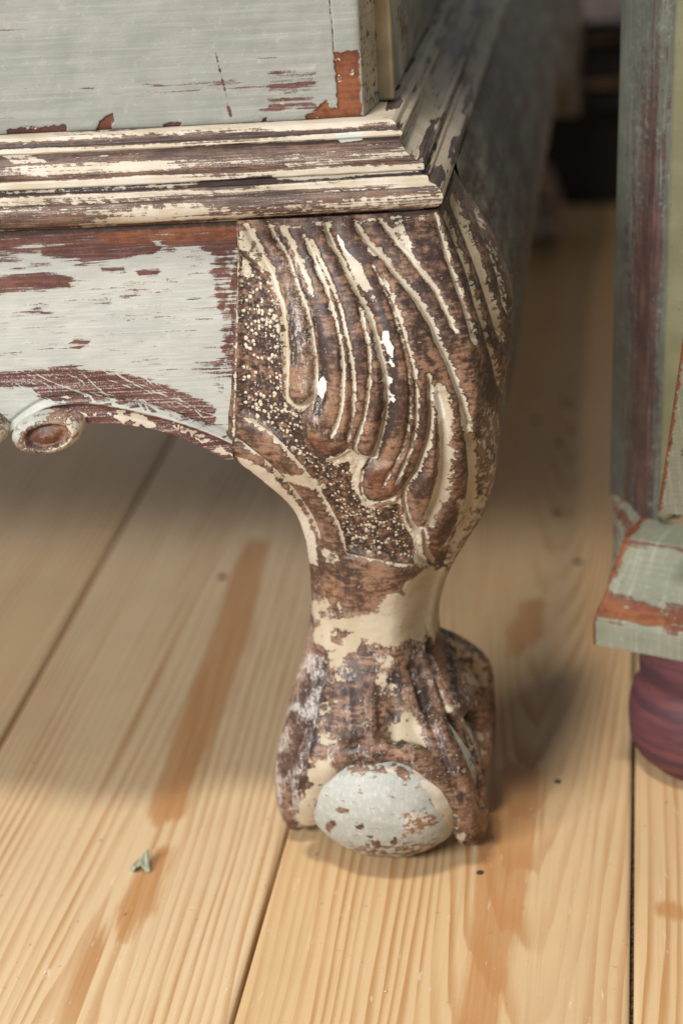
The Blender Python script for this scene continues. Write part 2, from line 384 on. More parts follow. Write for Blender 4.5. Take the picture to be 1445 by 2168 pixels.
def moulding(front):
    nv = len(vv)
    if front:
        xs0 = np.concatenate([np.linspace(XL, -.17, 40)[:-1], np.linspace(-.17, .052, 470)])
        cols = []
        tcol = (xs0 - XL) / (xs0[-1] - XL)
        P = np.zeros((len(xs0), nv, 3))
        for j in range(nv):
            o = PRF[j, 0] / 1000
            # offset curve, cut at the mitre
            xe = KX + o
            lo = XL + tcol * (xe - XL)
            base = lo.copy()
            for _ in range(6):                 # parameter whose offset point has this x
                q = front_pt(base, np.full_like(base, o)); base += lo - q[:, 0]
            q = front_pt(base, np.full_like(base, o)); P[:, j, 0] = q[:, 0]; P[:, j, 1] = q[:, 1]; P[:, j, 2] = Z0 + PRF[j, 1] * ZS / 1000
        u = np.repeat((tcol * (KX - XL))[:, None], nv, 1)
    else:
        ys = np.concatenate([np.linspace(0, .2, 160)[:-1], np.linspace(.2, 1.06, 120)])
        P = np.zeros((len(ys), nv, 3)); u = np.zeros((len(ys), nv))
        for j in range(nv):
            o = PRF[j, 0] / 1000; xe = KX + o
            b = np.array([xe])
            for _ in range(6): q = front_pt(b, np.array([o])); b += xe - q[:, 0]
            yc = front_pt(b, np.array([o]))[0, 1]
            P[:, j, 0] = xe; P[:, j, 1] = yc + ys * (1.06 - yc) / 1.06; P[:, j, 2] = Z0 + PRF[j, 1] * ZS / 1000; u[:, j] = .5 + P[:, j, 1]
    V = P.reshape(-1, 3); U = u.ravel(); Vv = np.tile(vv / 1000, P.shape[0])
    nc = np.stack([U, Vv, np.full(len(U), .3 if front else 1.7)], 1)
    m1 = np.zeros((len(V), 3)); m2 = np.zeros((len(V), 3))
    m1[:, 0] = np.tile(PRF[:, 2], P.shape[0]); m1[:, 2] = np.tile(PRF[:, 3], P.shape[0]); m2[:, 1] = np.tile(PRF[:, 4], P.shape[0])
    wear = fbm(np.stack([U * 22, Vv * 160, U * 0], 1), 3) - .5
    m1[:, 0] += wear * 1.1
    m1[:, 2] += .65 * sstep(.52, .72, fbm(np.stack([U * 14, Vv * 420, U * 0 + 31], 1), 4))
    if not front:
        m1[:, 0] = m1[:, 0] * .6 + .64 - .25 * np.exp(-((V[:, 1]) / .02) ** 2) * (np.tile(PRF[:, 1], P.shape[0]) < 33)
        m1[:, 2] = m1[:, 2] * .9 + .28; m2[:, 1] *= .3; m1[:, 0] -= 1.1 * sstep(.54, .66, fbm(np.stack([U * 26, Vv * 260, U * 0 + 44], 1), 4))
        m1[:, 1] = sstep(.03, .12, V[:, 1]) * .25 * (fbm(np.stack([U * 30, Vv * 200, U * 0 + 4], 1), 3) > .5)
    else:
        px = proj(V)
        d = sdf(px, [(708, 283), (765, 280), (768, 297), (720, 303)]); m1[:, 1] = sstep(-2, 2, d) * .8   # blue-grey dab
        d = sdf(px, [(425, 384), (575, 372), (585, 388), (440, 402)]); m1[:, 0] -= sstep(-3, 4, d) * 1.0; m1[:, 2] += sstep(-3, 4, d) * .7
        for q in ([(0, 385), (420, 380), (425, 395), (0, 415)], [(585, 372), (880, 352), (885, 362), (590, 388)], [(600, 345), (700, 338), (860, 330), (700, 352), (610, 356)],
                  [(0, 325), (60, 325), (110, 345), (30, 350)], [(880, 385), (900, 382), (908, 390), (860, 398), (800, 402)]):
            m1[:, 0] += sstep(-4, 5, sdf(px, q)) * .6
    V = V + np.stack([np.zeros(len(V)), -(fbm(nc * [60, 400, 1], 3) - .5) * .0006, (fbm(nc * [50, 300, 1] + 5, 3) - .5) * .0005], 1) * (1 if front else .6)
    return part(mesh_obj('front_moulding' if front else 'side_moulding', V, grid_faces(P.shape[0], nv), M_MOULD, None, m1, m2, nc))
moulding(True); moulding(False)

# --- drawer front
DX = .0102                                     # right edge of the drawer
def drawer():
    OD = -.0150
    xs = np.concatenate([np.linspace(XL, -.155, 30)[:-1], np.linspace(-.155, DX, 400)])
    zs = np.concatenate([np.linspace(.3203, .395, 190)[:-1], np.linspace(.395, .56, 20)])
    X, Z = np.meshgrid(xs, zs, indexing='ij')
    q = front_pt(X.ravel(), np.full(X.size, OD)); V = np.stack([q[:, 0], q[:, 1], Z.ravel()], 1)
    edge = np.minimum(np.minimum((DX - X.ravel()), Z.ravel() - .3203), .003) / .003
    V[:, 1] += .0011 * (1 - np.sqrt(np.clip(1 - (1 - edge) ** 2, 0, 1)))
    px = proj(V); n = len(V); m1 = np.zeros((n, 3)); m2 = np.zeros((n, 3)); m1[:, 1] = .98
    jit = np.stack([(fbm(np.stack([px[:, 0] * .09, px[:, 1] * .09, px[:, 0] * 0], 1), 3) - .5) * 9, (fbm(np.stack([px[:, 0] * .09, px[:, 1] * .09, px[:, 0] * 0 + 9], 1), 3) - .5) * 9], 1)
    pj = px + jit; dep = np.zeros(n)
    for poly, red in (([(707, 112), (760, 108), (764, 252), (716, 252)], 1), ([(648, 246), (672, 232), (690, 214), (697, 228), (718, 230), (716, 252), (648, 256)], .8), ([(205, 272), (222, 248), (240, 238), (241, 256), (236, 276), (206, 280)], .6),
                      ([(15, 276), (40, 271), (138, 266), (142, 280), (20, 292)], .25), ([(345, 263), (360, 258), (384, 260), (380, 272), (346, 274)], .3), ([(556, 252), (564, 249), (565, 258), (556, 260)], .1)):
        d = sdf(pj, poly); k = sstep(-1.2, 1.2, d); m1[:, 1] -= k * 1.6; m2[:, 2] = np.maximum(m2[:, 2], k * red); m1[:, 2] += k * max(0, .25 - .25 * red); dep = np.maximum(dep, sstep(-2, 2, d))
    for poly, amt in (([(565, 150), (672, 150), (672, 190), (640, 194), (568, 196)], .42), ([(565, 208), (665, 204), (668, 224), (566, 230)], .50), ([(300, 185), (560, 165), (560, 182), (300, 200)], .22), ([(120, 205), (420, 190), (420, 208), (120, 225)], .20), ([(0, 250), (40, 240), (40, 280), (0, 285)], .2)):
        m1[:, 1] -= sstep(-8, 10, sdf(pj, poly)) * amt
    for line, wd, amt in (([(457, 112), (466, 150)], 2.0, .7), ([(466, 150), (480, 205)], 1.8, .5), ([(482, 222), (489, 246)], 4, .75), ([(697, 0), (703, 60), (706, 110)], 1.1, .8)):
        d, _, _ = seg_dist(px, line); k = np.exp(-(d / wd) ** 2); m1[:, 1] -= k * amt; m1[:, 2] += k * .6
    dep = np.maximum(dep, .5 * np.exp(-(seg_dist(px, [(697, -20), (703, 60), (706, 110)])[0] / 1.5) ** 2))
    m1[:, 0] = .30 * sstep(.5, .62, fbm(np.stack([px[:, 0] * .03, px[:, 1] * .05, px[:, 0] * 0], 1), 4))
    m1[:, 1] -= .30 * sstep(.60, .76, fbm(np.stack([px[:, 0] * .016 + 5, px[:, 1] * .09, px[:, 0] * 0 + 6], 1), 5)) * sstep(60, 200, px[:, 1])
    V[:, 1] += dep * .0007 + (fbm(V * 90, 3) - .5) * .0007
    nv = len(zs); F = grid_faces(len(xs), nv)
    # right side, underside and back of the drawer front
    V2 = [V]; base = n; Fx = [F]; A = [m1]; B = [m2]
    def strip(idx, off, cr, dk):
        nonlocal base
        m = len(idx); rows = 10; pts = np.concatenate([V[idx] + np.array(off) * t for t in np.linspace(0, 1, rows)])
        V2.append(pts); a = np.zeros((len(pts), 3)); a[:, 0] = cr; a[:, 2] = dk; A.append(a); b = np.zeros((len(pts), 3)); b[:, 2] = .2; B.append(b)
        Fx.append(grid_faces(rows, m) + base); base += len(pts)
    strip(np.arange(nv) + (len(xs) - 1) * nv, (.0045, .042, 0), .66, .1); strip(np.arange(len(xs)) * nv, (0, .042, 0), .3, .4)
    V = np.concatenate(V2)
    return part(mesh_obj('drawer', V, np.concatenate(Fx), M_DRAWER, None, np.concatenate(A), np.concatenate(B)))
drawer()
def carc(V, a, b):
    a[:, 1] = np.where(V[:, 1] > .06, .8, .1); return a, b
bm = bmesh.new(); box_bm(bm, XL, .0160, .0455, 1.04, .3208, .74, .0012); part(bm_obj('carcase', bm, M_SIDE, None, (.45, .75, .0)))
bm = bmesh.new(); box_bm(bm, .0090, .0172, .0405, .0453, .3206, .74, .0012); part(bm_obj('front_stile', bm, M_SIDE, None, (.95, 0, .05)))
bm = bmesh.new(); box_bm(bm, XL, .0165, .0408, .0452, .575, .74, .0012); part(bm_obj('top_rail', bm, M_MOULD, None, (.9, 0, .05)))

# --- apron
JX = on(1, path_y(on(1, 0, 496, 700)[0]), 496, 700)[0]        # joint between apron and leg
LOW = [(-60, 905), (0, 925), (27, 912), (60, 905), (110, 898), (150, 893), (190, 893), (250, 892), (330, 903), (400, 922), (450, 944), (500, 970)]
BEAD = smooth_line([(-40, 930), (0, 925), (30, 905), (60, 880), (100, 858), (150, 849), (200, 850), (260, 860), (330, 876), (400, 897), (460, 921), (497, 938)])
def z_of(px, py, x): return on(1, path_y(x), px, py)[2]
def apron():
    lowx = []; lowz = []
    for px, py in LOW:
        x = on(1, -.012, px, py)[0]; p = on(1, path_y(x), px, py); lowx.append(p[0]); lowz.append(p[2])
    xs = np.concatenate([np.linspace(XL + .02, -.165, 24)[:-1], np.linspace(-.165, JX, 380)])
    zl = np.interp(xs, lowx, lowz)
    zl = np.where(xs < lowx[0], np.maximum(.172, lowz[0]), zl)
    nr = 300; t = np.linspace(0, 1, nr)
    V = []; Z = Z0 + .001 - (Z0 + .001 - zl)[:, None] * t[None]
    X = np.repeat(xs[:, None], nr, 1)
    jz = [on(1, -.012, *q) for q in ((492, 960), (491, 930), (495, 800), (499, 600), (501, 470))]
    jx = np.interp(Z, [q[2] for q in jz], [q[0] for q in jz])
    X = X + (jx - JX) * np.clip((X + .165) / (JX + .165), 0, 1)
    k = np.sin(np.clip((Z0 - Z) / .1, 0, 1) * math.pi) * .0012
    q = front_pt(X.ravel(), (k + .0003).ravel()); V = np.stack([q[:, 0], q[:, 1], Z.ravel()], 1)
    px = proj(V); n = len(V); m1 = np.zeros((n, 3)); m2 = np.zeros((n, 3))
    d, side, _ = seg_dist(px, BEAD)
    below = np.where(side < 0, d, -d)            # positive under the bead line
    d2 = d
    bwid = np.interp(px[:, 0], [0, 250, 400, 495], [9, 8, 5.5, 3.2]); bump = .0020 * np.exp(-(d2 / bwid) ** 2) - .0013 * np.exp(-((below + 11) / 5) ** 2) + .0008 * sstep(4, 30, below)
    nrm = np.stack([path_dy(V[:, 0]), -np.ones(n), 0 * V[:, 0]], 1)
    V = V + nrm * bump[:, None] + nrm * ((fbm(V * [70, 1, 140], 3) - .5) * .0008)[:, None]
    # paint
    top = px[:, 1] - (497 - .05 * px[:, 0]); S = np.full(n, .97)
    wv = fbm(np.stack([px[:, 0] * .012, px[:, 1] * .05, px[:, 0] * 0], 1), 4) - .5
    S -= .75 * sstep(38, 4, top + wv * 40); S -= .40 * sstep(75, 35, top + wv * 50)
    pj = px + np.stack([wv * 30, wv * 14], 1)
    for poly, amt in (([(100, 526), (300, 508), (340, 522), (330, 540), (190, 548), (90, 542)], 1.0), ([(400, 498), (495, 492), (495, 538), (450, 535), (420, 522), (340, 515)], .95), ([(-20, 586), (90, 576), (165, 585), (140, 600), (-20, 606)], 1.1), ([(-20, 610), (130, 598), (150, 606), (-20, 624)], .95), ([(210, 564), (262, 562), (258, 572), (215, 574)], 1.0), ([(285, 573), (335, 570), (330, 580), (285, 582)], 1.0),
                      ([(-40, 790), (60, 780), (150, 772), (175, 785), (260, 790), (330, 808), (400, 835), (460, 862), (450, 905), (380, 884), (300, 864), (200, 850), (140, 850), (90, 846), (70, 822), (-40, 815)], 1.0), ([(440, 555), (497, 540), (497, 700), (470, 690), (455, 620)], .38), ([(466, 690), (497, 690), (497, 780), (480, 770)], .5), ([(155, 715), (190, 718), (185, 730), (150, 728)], .8), ([(152, 735), (180, 733), (172, 745)], .9), ([(185, 637), (245, 635), (240, 646), (190, 648)], .5), ([(405, 760), (470, 755), (460, 790), (400, 785)], .35), ([(320, 790), (365, 790), (360, 800), (322, 802)], .4), ([(20, 735), (120, 728), (110, 742), (20, 746)], .4), ([(20, 655), (110, 655), (110, 668), (20, 670)], .3)):
        S -= sstep(-7, 9, sdf(pj, poly)) * amt
    S -= .30 * sstep(.58, .76, fbm(np.stack([px[:, 0] * .022 + 7, px[:, 1] * .07, px[:, 0] * 0], 1), 5)) * sstep(640, 560, np.abs(px[:, 1] - 100))
    S -= .20 * sstep(.60, .76, fbm(np.stack([px[:, 0] * .03 + 3, px[:, 1] * .11, px[:, 0] * 0 + 2], 1), 5))
    rr = np.random.RandomState(11)
    for _ in range(70):
        x0 = rr.uniform(20, 440); y0 = rr.uniform(778, 850) + .10 * max(0, x0 - 200); L = rr.uniform(25, 110); a = rr.uniform(.25, .85)
        ln = [(x0, y0), (x0 + L * .5 * math.cos(a), y0 + L * .5 * math.sin(a) + rr.uniform(-3, 3)), (x0 + L * math.cos(a), y0 + L * math.sin(a))]
        q = np.where((px[:, 0] > x0 - 6) & (px[:, 0] < ln[2][0] + 6) & (px[:, 1] > y0 - 8) & (px[:, 1] < ln[2][1] + 8))[0]
        if len(q): S[q] += rr.uniform(.3, .75) * np.exp(-(seg_dist(px[q], ln)[0] / 1.5) ** 2)
    S = np.where(below > 2, -.2, S); S = np.maximum(S, .9 * np.exp(-(np.maximum(d - bwid * .4, 0) / 2.0) ** 2) * (.50 + .5 * (fbm(np.stack([px[:, 0] * .02, px[:, 1] * .06, 0 * d], 1), 3) - .5) - .25 * sstep(330, 480, px[:, 0]))); m1[:, 0] += .6 * np.exp(-(np.maximum(d - bwid * .4, 0) / 2.0) ** 2) * sstep(280, 420, px[:, 0])
    S = S - .45 * sstep(425, 490, px[:, 0]) * sstep(.38, .60, fbm(np.stack([px[:, 0] * .05, px[:, 1] * .022, 0 * d], 1), 4)) * (below < 0)
    m1[:, 1] = S
    lip = sstep(6, 12, below); wb2 = fbm(np.stack([px[:, 0] * .07, px[:, 1] * .09, 0 * d + 5], 1), 4) - .5
    for cx, cy, rx, ry in ((285, 888, 36, 9), (170, 876, 14, 6), (372, 900, 10, 4), (405, 915, 22, 5), (430, 930, 14, 5), (470, 952, 12, 5), (205, 878, 4, 4), (480, 962, 16, 5)):
        m1[:, 0] += 1.0 * sstep(1.25, .75, np.hypot((pj[:, 0] + 60 * wb2 - cx) / rx, (pj[:, 1] + 34 * wb2 - cy - .12 * (px[:, 0] - cx)) / ry))
    m1[:, 0] += .12 * lip; m2[:, 1] = .34 * lip
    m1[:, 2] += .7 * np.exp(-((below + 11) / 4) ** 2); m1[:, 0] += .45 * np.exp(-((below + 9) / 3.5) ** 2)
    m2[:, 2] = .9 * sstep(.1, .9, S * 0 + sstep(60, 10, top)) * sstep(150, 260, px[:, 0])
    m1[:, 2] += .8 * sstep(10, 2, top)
    m2[:, 1] += .35 * sstep(690, 760, px[:, 1]) * (below < 0)
    F = [grid_faces(len(xs), nr)]; VV = [V]; A = [m1]; B = [m2]; base = n
    idx = np.arange(len(xs)) * nr + nr - 1; pts = np.concatenate([V[idx] + np.array([0, .024 * tt, .0012 * math.sin(tt * 3)]) for tt in np.linspace(0, 1, 6)])
    VV.append(pts); A.append(np.tile([[.2, 0, .4]], (len(pts), 1))); B.append(np.zeros((len(pts), 3))); F.append(grid_faces(6, len(xs)) + base); base += len(pts)
    idx2 = np.arange(len(xs)) * nr; pts = np.concatenate([V[idx] + [0, .024, 0], V[idx2] + [0, .024, 0]])
    VV.append(pts); A.append(np.tile([[0, 0, .5]], (len(pts), 1))); B.append(np.zeros((len(pts), 3))); F.append(grid_faces(2, len(xs)) + base)
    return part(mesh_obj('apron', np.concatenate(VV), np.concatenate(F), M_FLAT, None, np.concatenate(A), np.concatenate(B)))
apron()

def scroll(cx, cy, rx, ry, rot, flip=1):
    """carved volute hanging at the apron's lower edge"""
    x0 = on(1, -.014, cx, cy)[0]; c = on(1, path_y(x0) - .002, cx, cy)
    k = 1 / 5300.0; nu, nv = 140, 90
    th = np.linspace(0, 2 * math.pi, nu, endpoint=False); ph = np.linspace(0, math.pi, nv)
    T, Pq = np.meshgrid(th, ph, indexing='ij')
    r = np.sin(Pq); h = np.cos(Pq)
    r = np.sign(r) * np.abs(r) ** .55; h = np.sign(h) * np.abs(h) ** .9
    ex, ez = np.cos(T) * r, np.sin(T) * r; rad = np.hypot(ex, ez)
    ang = np.arctan2(ez, ex)
    inner = np.hypot((ex - .10 * flip) / .62, (ez + .02) / .58)                     # the sunk eye
    dish = sstep(1.12, .80, inner) * (h > 0)
    curl = np.exp(-((rad - .80) / .07) ** 2) * sstep(-.9, .2, -ex * flip) * (h > 0)  # groove that parts the rim from the eye
    groove = np.exp(-((inner - 1.03) / .10) ** 2) * (h > 0)
    dep = .011 * h + .0015 * sstep(.4, .9, rad) * (h > 0) - .0030 * dish + .0012 * sstep(.8, 0, inner) * (h > 0) - .0004 * groove
    lx = ex * rx * k; lz = ez * ry * k / .93
    ca, sa = math.cos(rot), math.sin(rot)
    X = c[0] + lx * ca - lz * sa; Zz = c[2] + lx * sa + lz * ca; Y = c[1] - dep
    V = np.stack([X.ravel(), Y.ravel(), Zz.ravel()], 1); n = len(V)
    V += (fbm(V * 200, 3)[:, None] - .5) * .0007
    m1 = np.zeros((n, 3)); m2 = np.zeros((n, 3)); px = proj(V)
    m1[:, 0] = .32 + .25 * (fbm(V * 120, 2) - .5); rr = rad.ravel()
    lowr = sstep(.1, .7, (ex * .8 - ez * .7).ravel()); m1[:, 0] += .38 * lowr * sstep(.55, .8, rr)
    top = sstep(.2, .8, (ez * .8 - ex * .6).ravel()) * sstep(.5, .8, rr); m1[:, 1] = .75 * top; m2[:, 1] = .35
    m1[:, 2] = groove.ravel() * .35; m1[:, 0] -= .30 * dish.ravel(); m2[:, 2] = .5 * dish.ravel(); m2[:, 1] -= .25 * dish.ravel()
    return part(mesh_obj('scroll', V, grid_faces(nu, nv, True), M_LEG, None, m1, m2))
scroll(106, 908, 80, 42, .20); scroll(-62, 892, 86, 40, -.30, -1)

# --- cabriole leg
ROWS = [  # py, left px, ridge px, Y left, Y mid, Y ridge, side px, back Y, corner mm left, corner mm ridge
    (452, 497, 930, -.0118, -.0085, -.0005, 950, .090, 2, 4),
    (520, 496, 948, -.0118, -.0125, -.0022, 984, .090, 2, 4),
    (600, 495, 970, -.0120, -.0190, -.0050, 1030, .090, 2, 5),
    (680, 494, 988, -.0120, -.0245, -.0080, 1062, .088, 2, 7),
    (750, 490, 1000, -.0120, -.0275, -.0100, 1082, .086, 2, 9),
    (850, 486, 1010, -.0118, -.0285, -.0110, 1078, .082, 1.4, 11),
    (925, 478, 1012, -.0112, -.0270, -.0100, 1066, .080, 1.2, 12),
    (985, 486, 1010, -.0095, -.0235, -.0075, 1058, .078, 1.5, 13),
    (1040, 550, 1003, -.0050, -.0185, -.0040, 1055, .074, 4, 13),
    (1100, 614, 985, .0010, -.0120, .0010, 1046, .070, 6, 13),
    (1160, 641, 958, .0055, -.0060, .0050, 1022, .067, 8, 13),
    (1210, 649, 932, .0080, -.0030, .0075, 988, .065, 10, 13),
    (1270, 654, 908, .0100, -.0010, .0090, 951, .062, 12, 14),
    (1330, 654, 898, .0110, .0000, .0100, 930, .060, 13, 14),
    (1390, 646, 898, .0110, -.0020, .0095, 925, .060, 14, 14),
    (1450, 634, 915, .0095, -.0075, .0080, 935, .061, 14, 13),
    (1510, 622, 938, .0075, -.0155, .0055, 960, .062, 14, 13),
    (1565, 612, 962, .0050, -.0240, .0025, 985, .062, 14, 13),
    (1608, 606, 985, .0030, -.0310, .0005, 1005, .060, 15, 13),
    (1640, 640, 950, .0100, -.0270, .0080, 965, .050, 15, 13),
]
def catmull_rows(R, sub=6):
    return smooth_line(R, sub)
def chaikin(p, it=3):
    for _ in range(it):
        q = np.roll(p, -1, 0); p = np.stack([.75 * p + .25 * q, .25 * p + .75 * q], 1).reshape(-1, p.shape[1])
    return p
def resample(p, n):
    c = np.vstack([p, p[:1]]); d = np.concatenate([[0], np.cumsum(np.linalg.norm(np.diff(c, axis=0), axis=1))])
    s = np.linspace(0, d[-1], n, endpoint=False); return np.stack([np.interp(s, d, c[:, k]) for k in range(p.shape[1])], 1)
def leg_base():
    rings = []
    for r in catmull_rows(np.array(ROWS, float)):
        py, xl, xr, yl, ym, yr, xsd, yb, cl, cr = r
        z = on(1, ym, (xl + xr) / 2, py)[2]
        L = on(1, yl, xl, py)[0]; R = on(1, yr, xr, py)[0]
        S = on(1, .028, xsd, py - 65)[0]; S = max(S, R)
        cl /= 1000; cr /= 1000; pts = []
        def fy(t): return yl * (1 - t) + yr * t + 4 * t * (1 - t) * (ym - (yl + yr) / 2) * .92
        pts.append((L, yl + cl * 1.2)); pts.append((L, yl + cl * .3)); pts.append((L + cl * .4, fy(cl * .4 / (R - L)))); pts.append((L + cl * 1.3, fy(cl * 1.3 / (R - L))))
        for t in (.3, .42, .54, .66, .78): pts.append((L + (R - L) * t, fy(t)))
        pts.append((R - cr, fy(1 - cr / (R - L)))); kk = .3 if cr < .0125 else .75
        pts.append((R - cr * kk * .8, fy(1 - .8 * kk * cr / (R - L)) + .0012 * (kk > .5)))
        if kk < .5: pts.append((R, yr))
        pts.append((R + (S - R) * .12, yr + cr * (.45 if kk < .5 else .9)))
        pts.append((R + (S - R) * .62, yr + (.028 - yr) * .55 + .004)); pts.append((S, .030)); pts.append((S, .045 if yb > .07 else .04))
        bw = .014; pts += [(S - .002, yb - bw), (S - bw, yb), (L + bw, yb), (L + .001, yb - bw), (L - .0003, (yl + yb) / 2)]
        ring = resample(chaikin(np.array(pts)), 120); rings.append(np.column_stack([ring, np.full(len(ring), z)]))
    n = len(rings); V = np.concatenate(rings)
    F = []
    for i in range(n - 1):
        for j in range(120):
            j2 = (j + 1) % 120; F.append((i * 120 + j, (i + 1) * 120 + j, (i + 1) * 120 + j2, i * 120 + j2))
    F.append(tuple(range(120))[::1]); F.append(tuple(range((n - 1) * 120, n * 120))[::-1])
    return V, F
BC = np.array([on(1, .008, 822, 1620)[0], .008, .0365]); BR = np.array([.0395, .0405, .0365])
def toe(path, rads):
    """tube along pixels + depth, ends rounded"""
    pts = np.array([np.append(on(1, Y, x, y), r / 1000) for (x, y, Y), r in zip(path, rads)])
    pts = smooth_line(pts, 5); n = len(pts); V = []; F = []; m = 16
    tang = np.gradient(pts[:, :3], axis=0); tang /= np.linalg.norm(tang, axis=1)[:, None]
    ext = [pts[0] - np.append(tang[0] * pts[0, 3] * .6, pts[0, 3] * .6)] + list(pts) + [pts[-1] + np.append(tang[-1] * pts[-1, 3] * .6, -pts[-1, 3] * .5)]
    tg = np.vstack([tang[:1], tang, tang[-1:]])
    for p, t in zip(ext, tg):
        a = np.cross(t, [0, 1, 0.2]); a /= np.linalg.norm(a); b = np.cross(t, a)
        for k in range(m):
            an = 2 * math.pi * k / m; V.append(p[:3] + p[3] * (a * math.cos(an) + b * math.sin(an)))
    N = len(ext)
    for i in range(N - 1):
        for k in range(m): F.append((i * m + k, i * m + (k + 1) % m, (i + 1) * m + (k + 1) % m, (i + 1) * m + k))
    F.append(tuple(range(m))[::-1]); F.append(tuple(range((N - 1) * m, N * m)))
    return np.array(V), F
TOES = [
    ([(682, 1350, .022), (664, 1440, .014), (640, 1530, .008), (625, 1615, .006), (620, 1690, .009), (628, 1742, .012)], [3, 5.5, 7.5, 8.5, 7.5, 5]),
    ([(700, 1500, -.004), (680, 1590, -.014), (662, 1660, -.013), (656, 1725, -.006)], [8, 9.5, 9.5, 7]),
    ([(880, 1350, .020), (912, 1440, .011), (945, 1535, .004), (975, 1620, .001), (994, 1690, .000), (998, 1745, .002), (985, 1775, .003)], [3, 5.5, 7.5, 8, 7.5, 7, 4.5]),
    ([(905, 1530, -.008), (945, 1620, -.015), (978, 1700, -.012), (985, 1762, -.006)], [8, 8.5, 7.5, 5.5]),
    ([(905, 1362, .045), (960, 1378, .058), (1012, 1408, .066), (1018, 1470, .068), (1018, 1560, .066), (1002, 1640, .060)], [9, 7.5, 5.5, 6.5, 6.5, 5]),
    ([(930, 1420, .03), (965, 1450, .040), (992, 1510, .040), (1005, 1570, .036), (1005, 1630, .030)], [9, 9, 9, 8, 6]),
    ([(800, 1584, -.0248), (868, 1597, -.0240), (922, 1636, -.0192), (955, 1690, -.0150)], [4.6, 5, 5.4, 5.2]),
    ([(772, 1584, -.0248), (722, 1599, -.0238), (685, 1641, -.0184), (668, 1693, -.0135)], [4.6, 5, 5.4, 5.2]),
    ([(786, 1420, .0015), (786, 1480, -.0105), (786, 1540, -.0200), (787, 1602, -.0300)], [2.8, 2.6, 2.5, 2.5]),
]
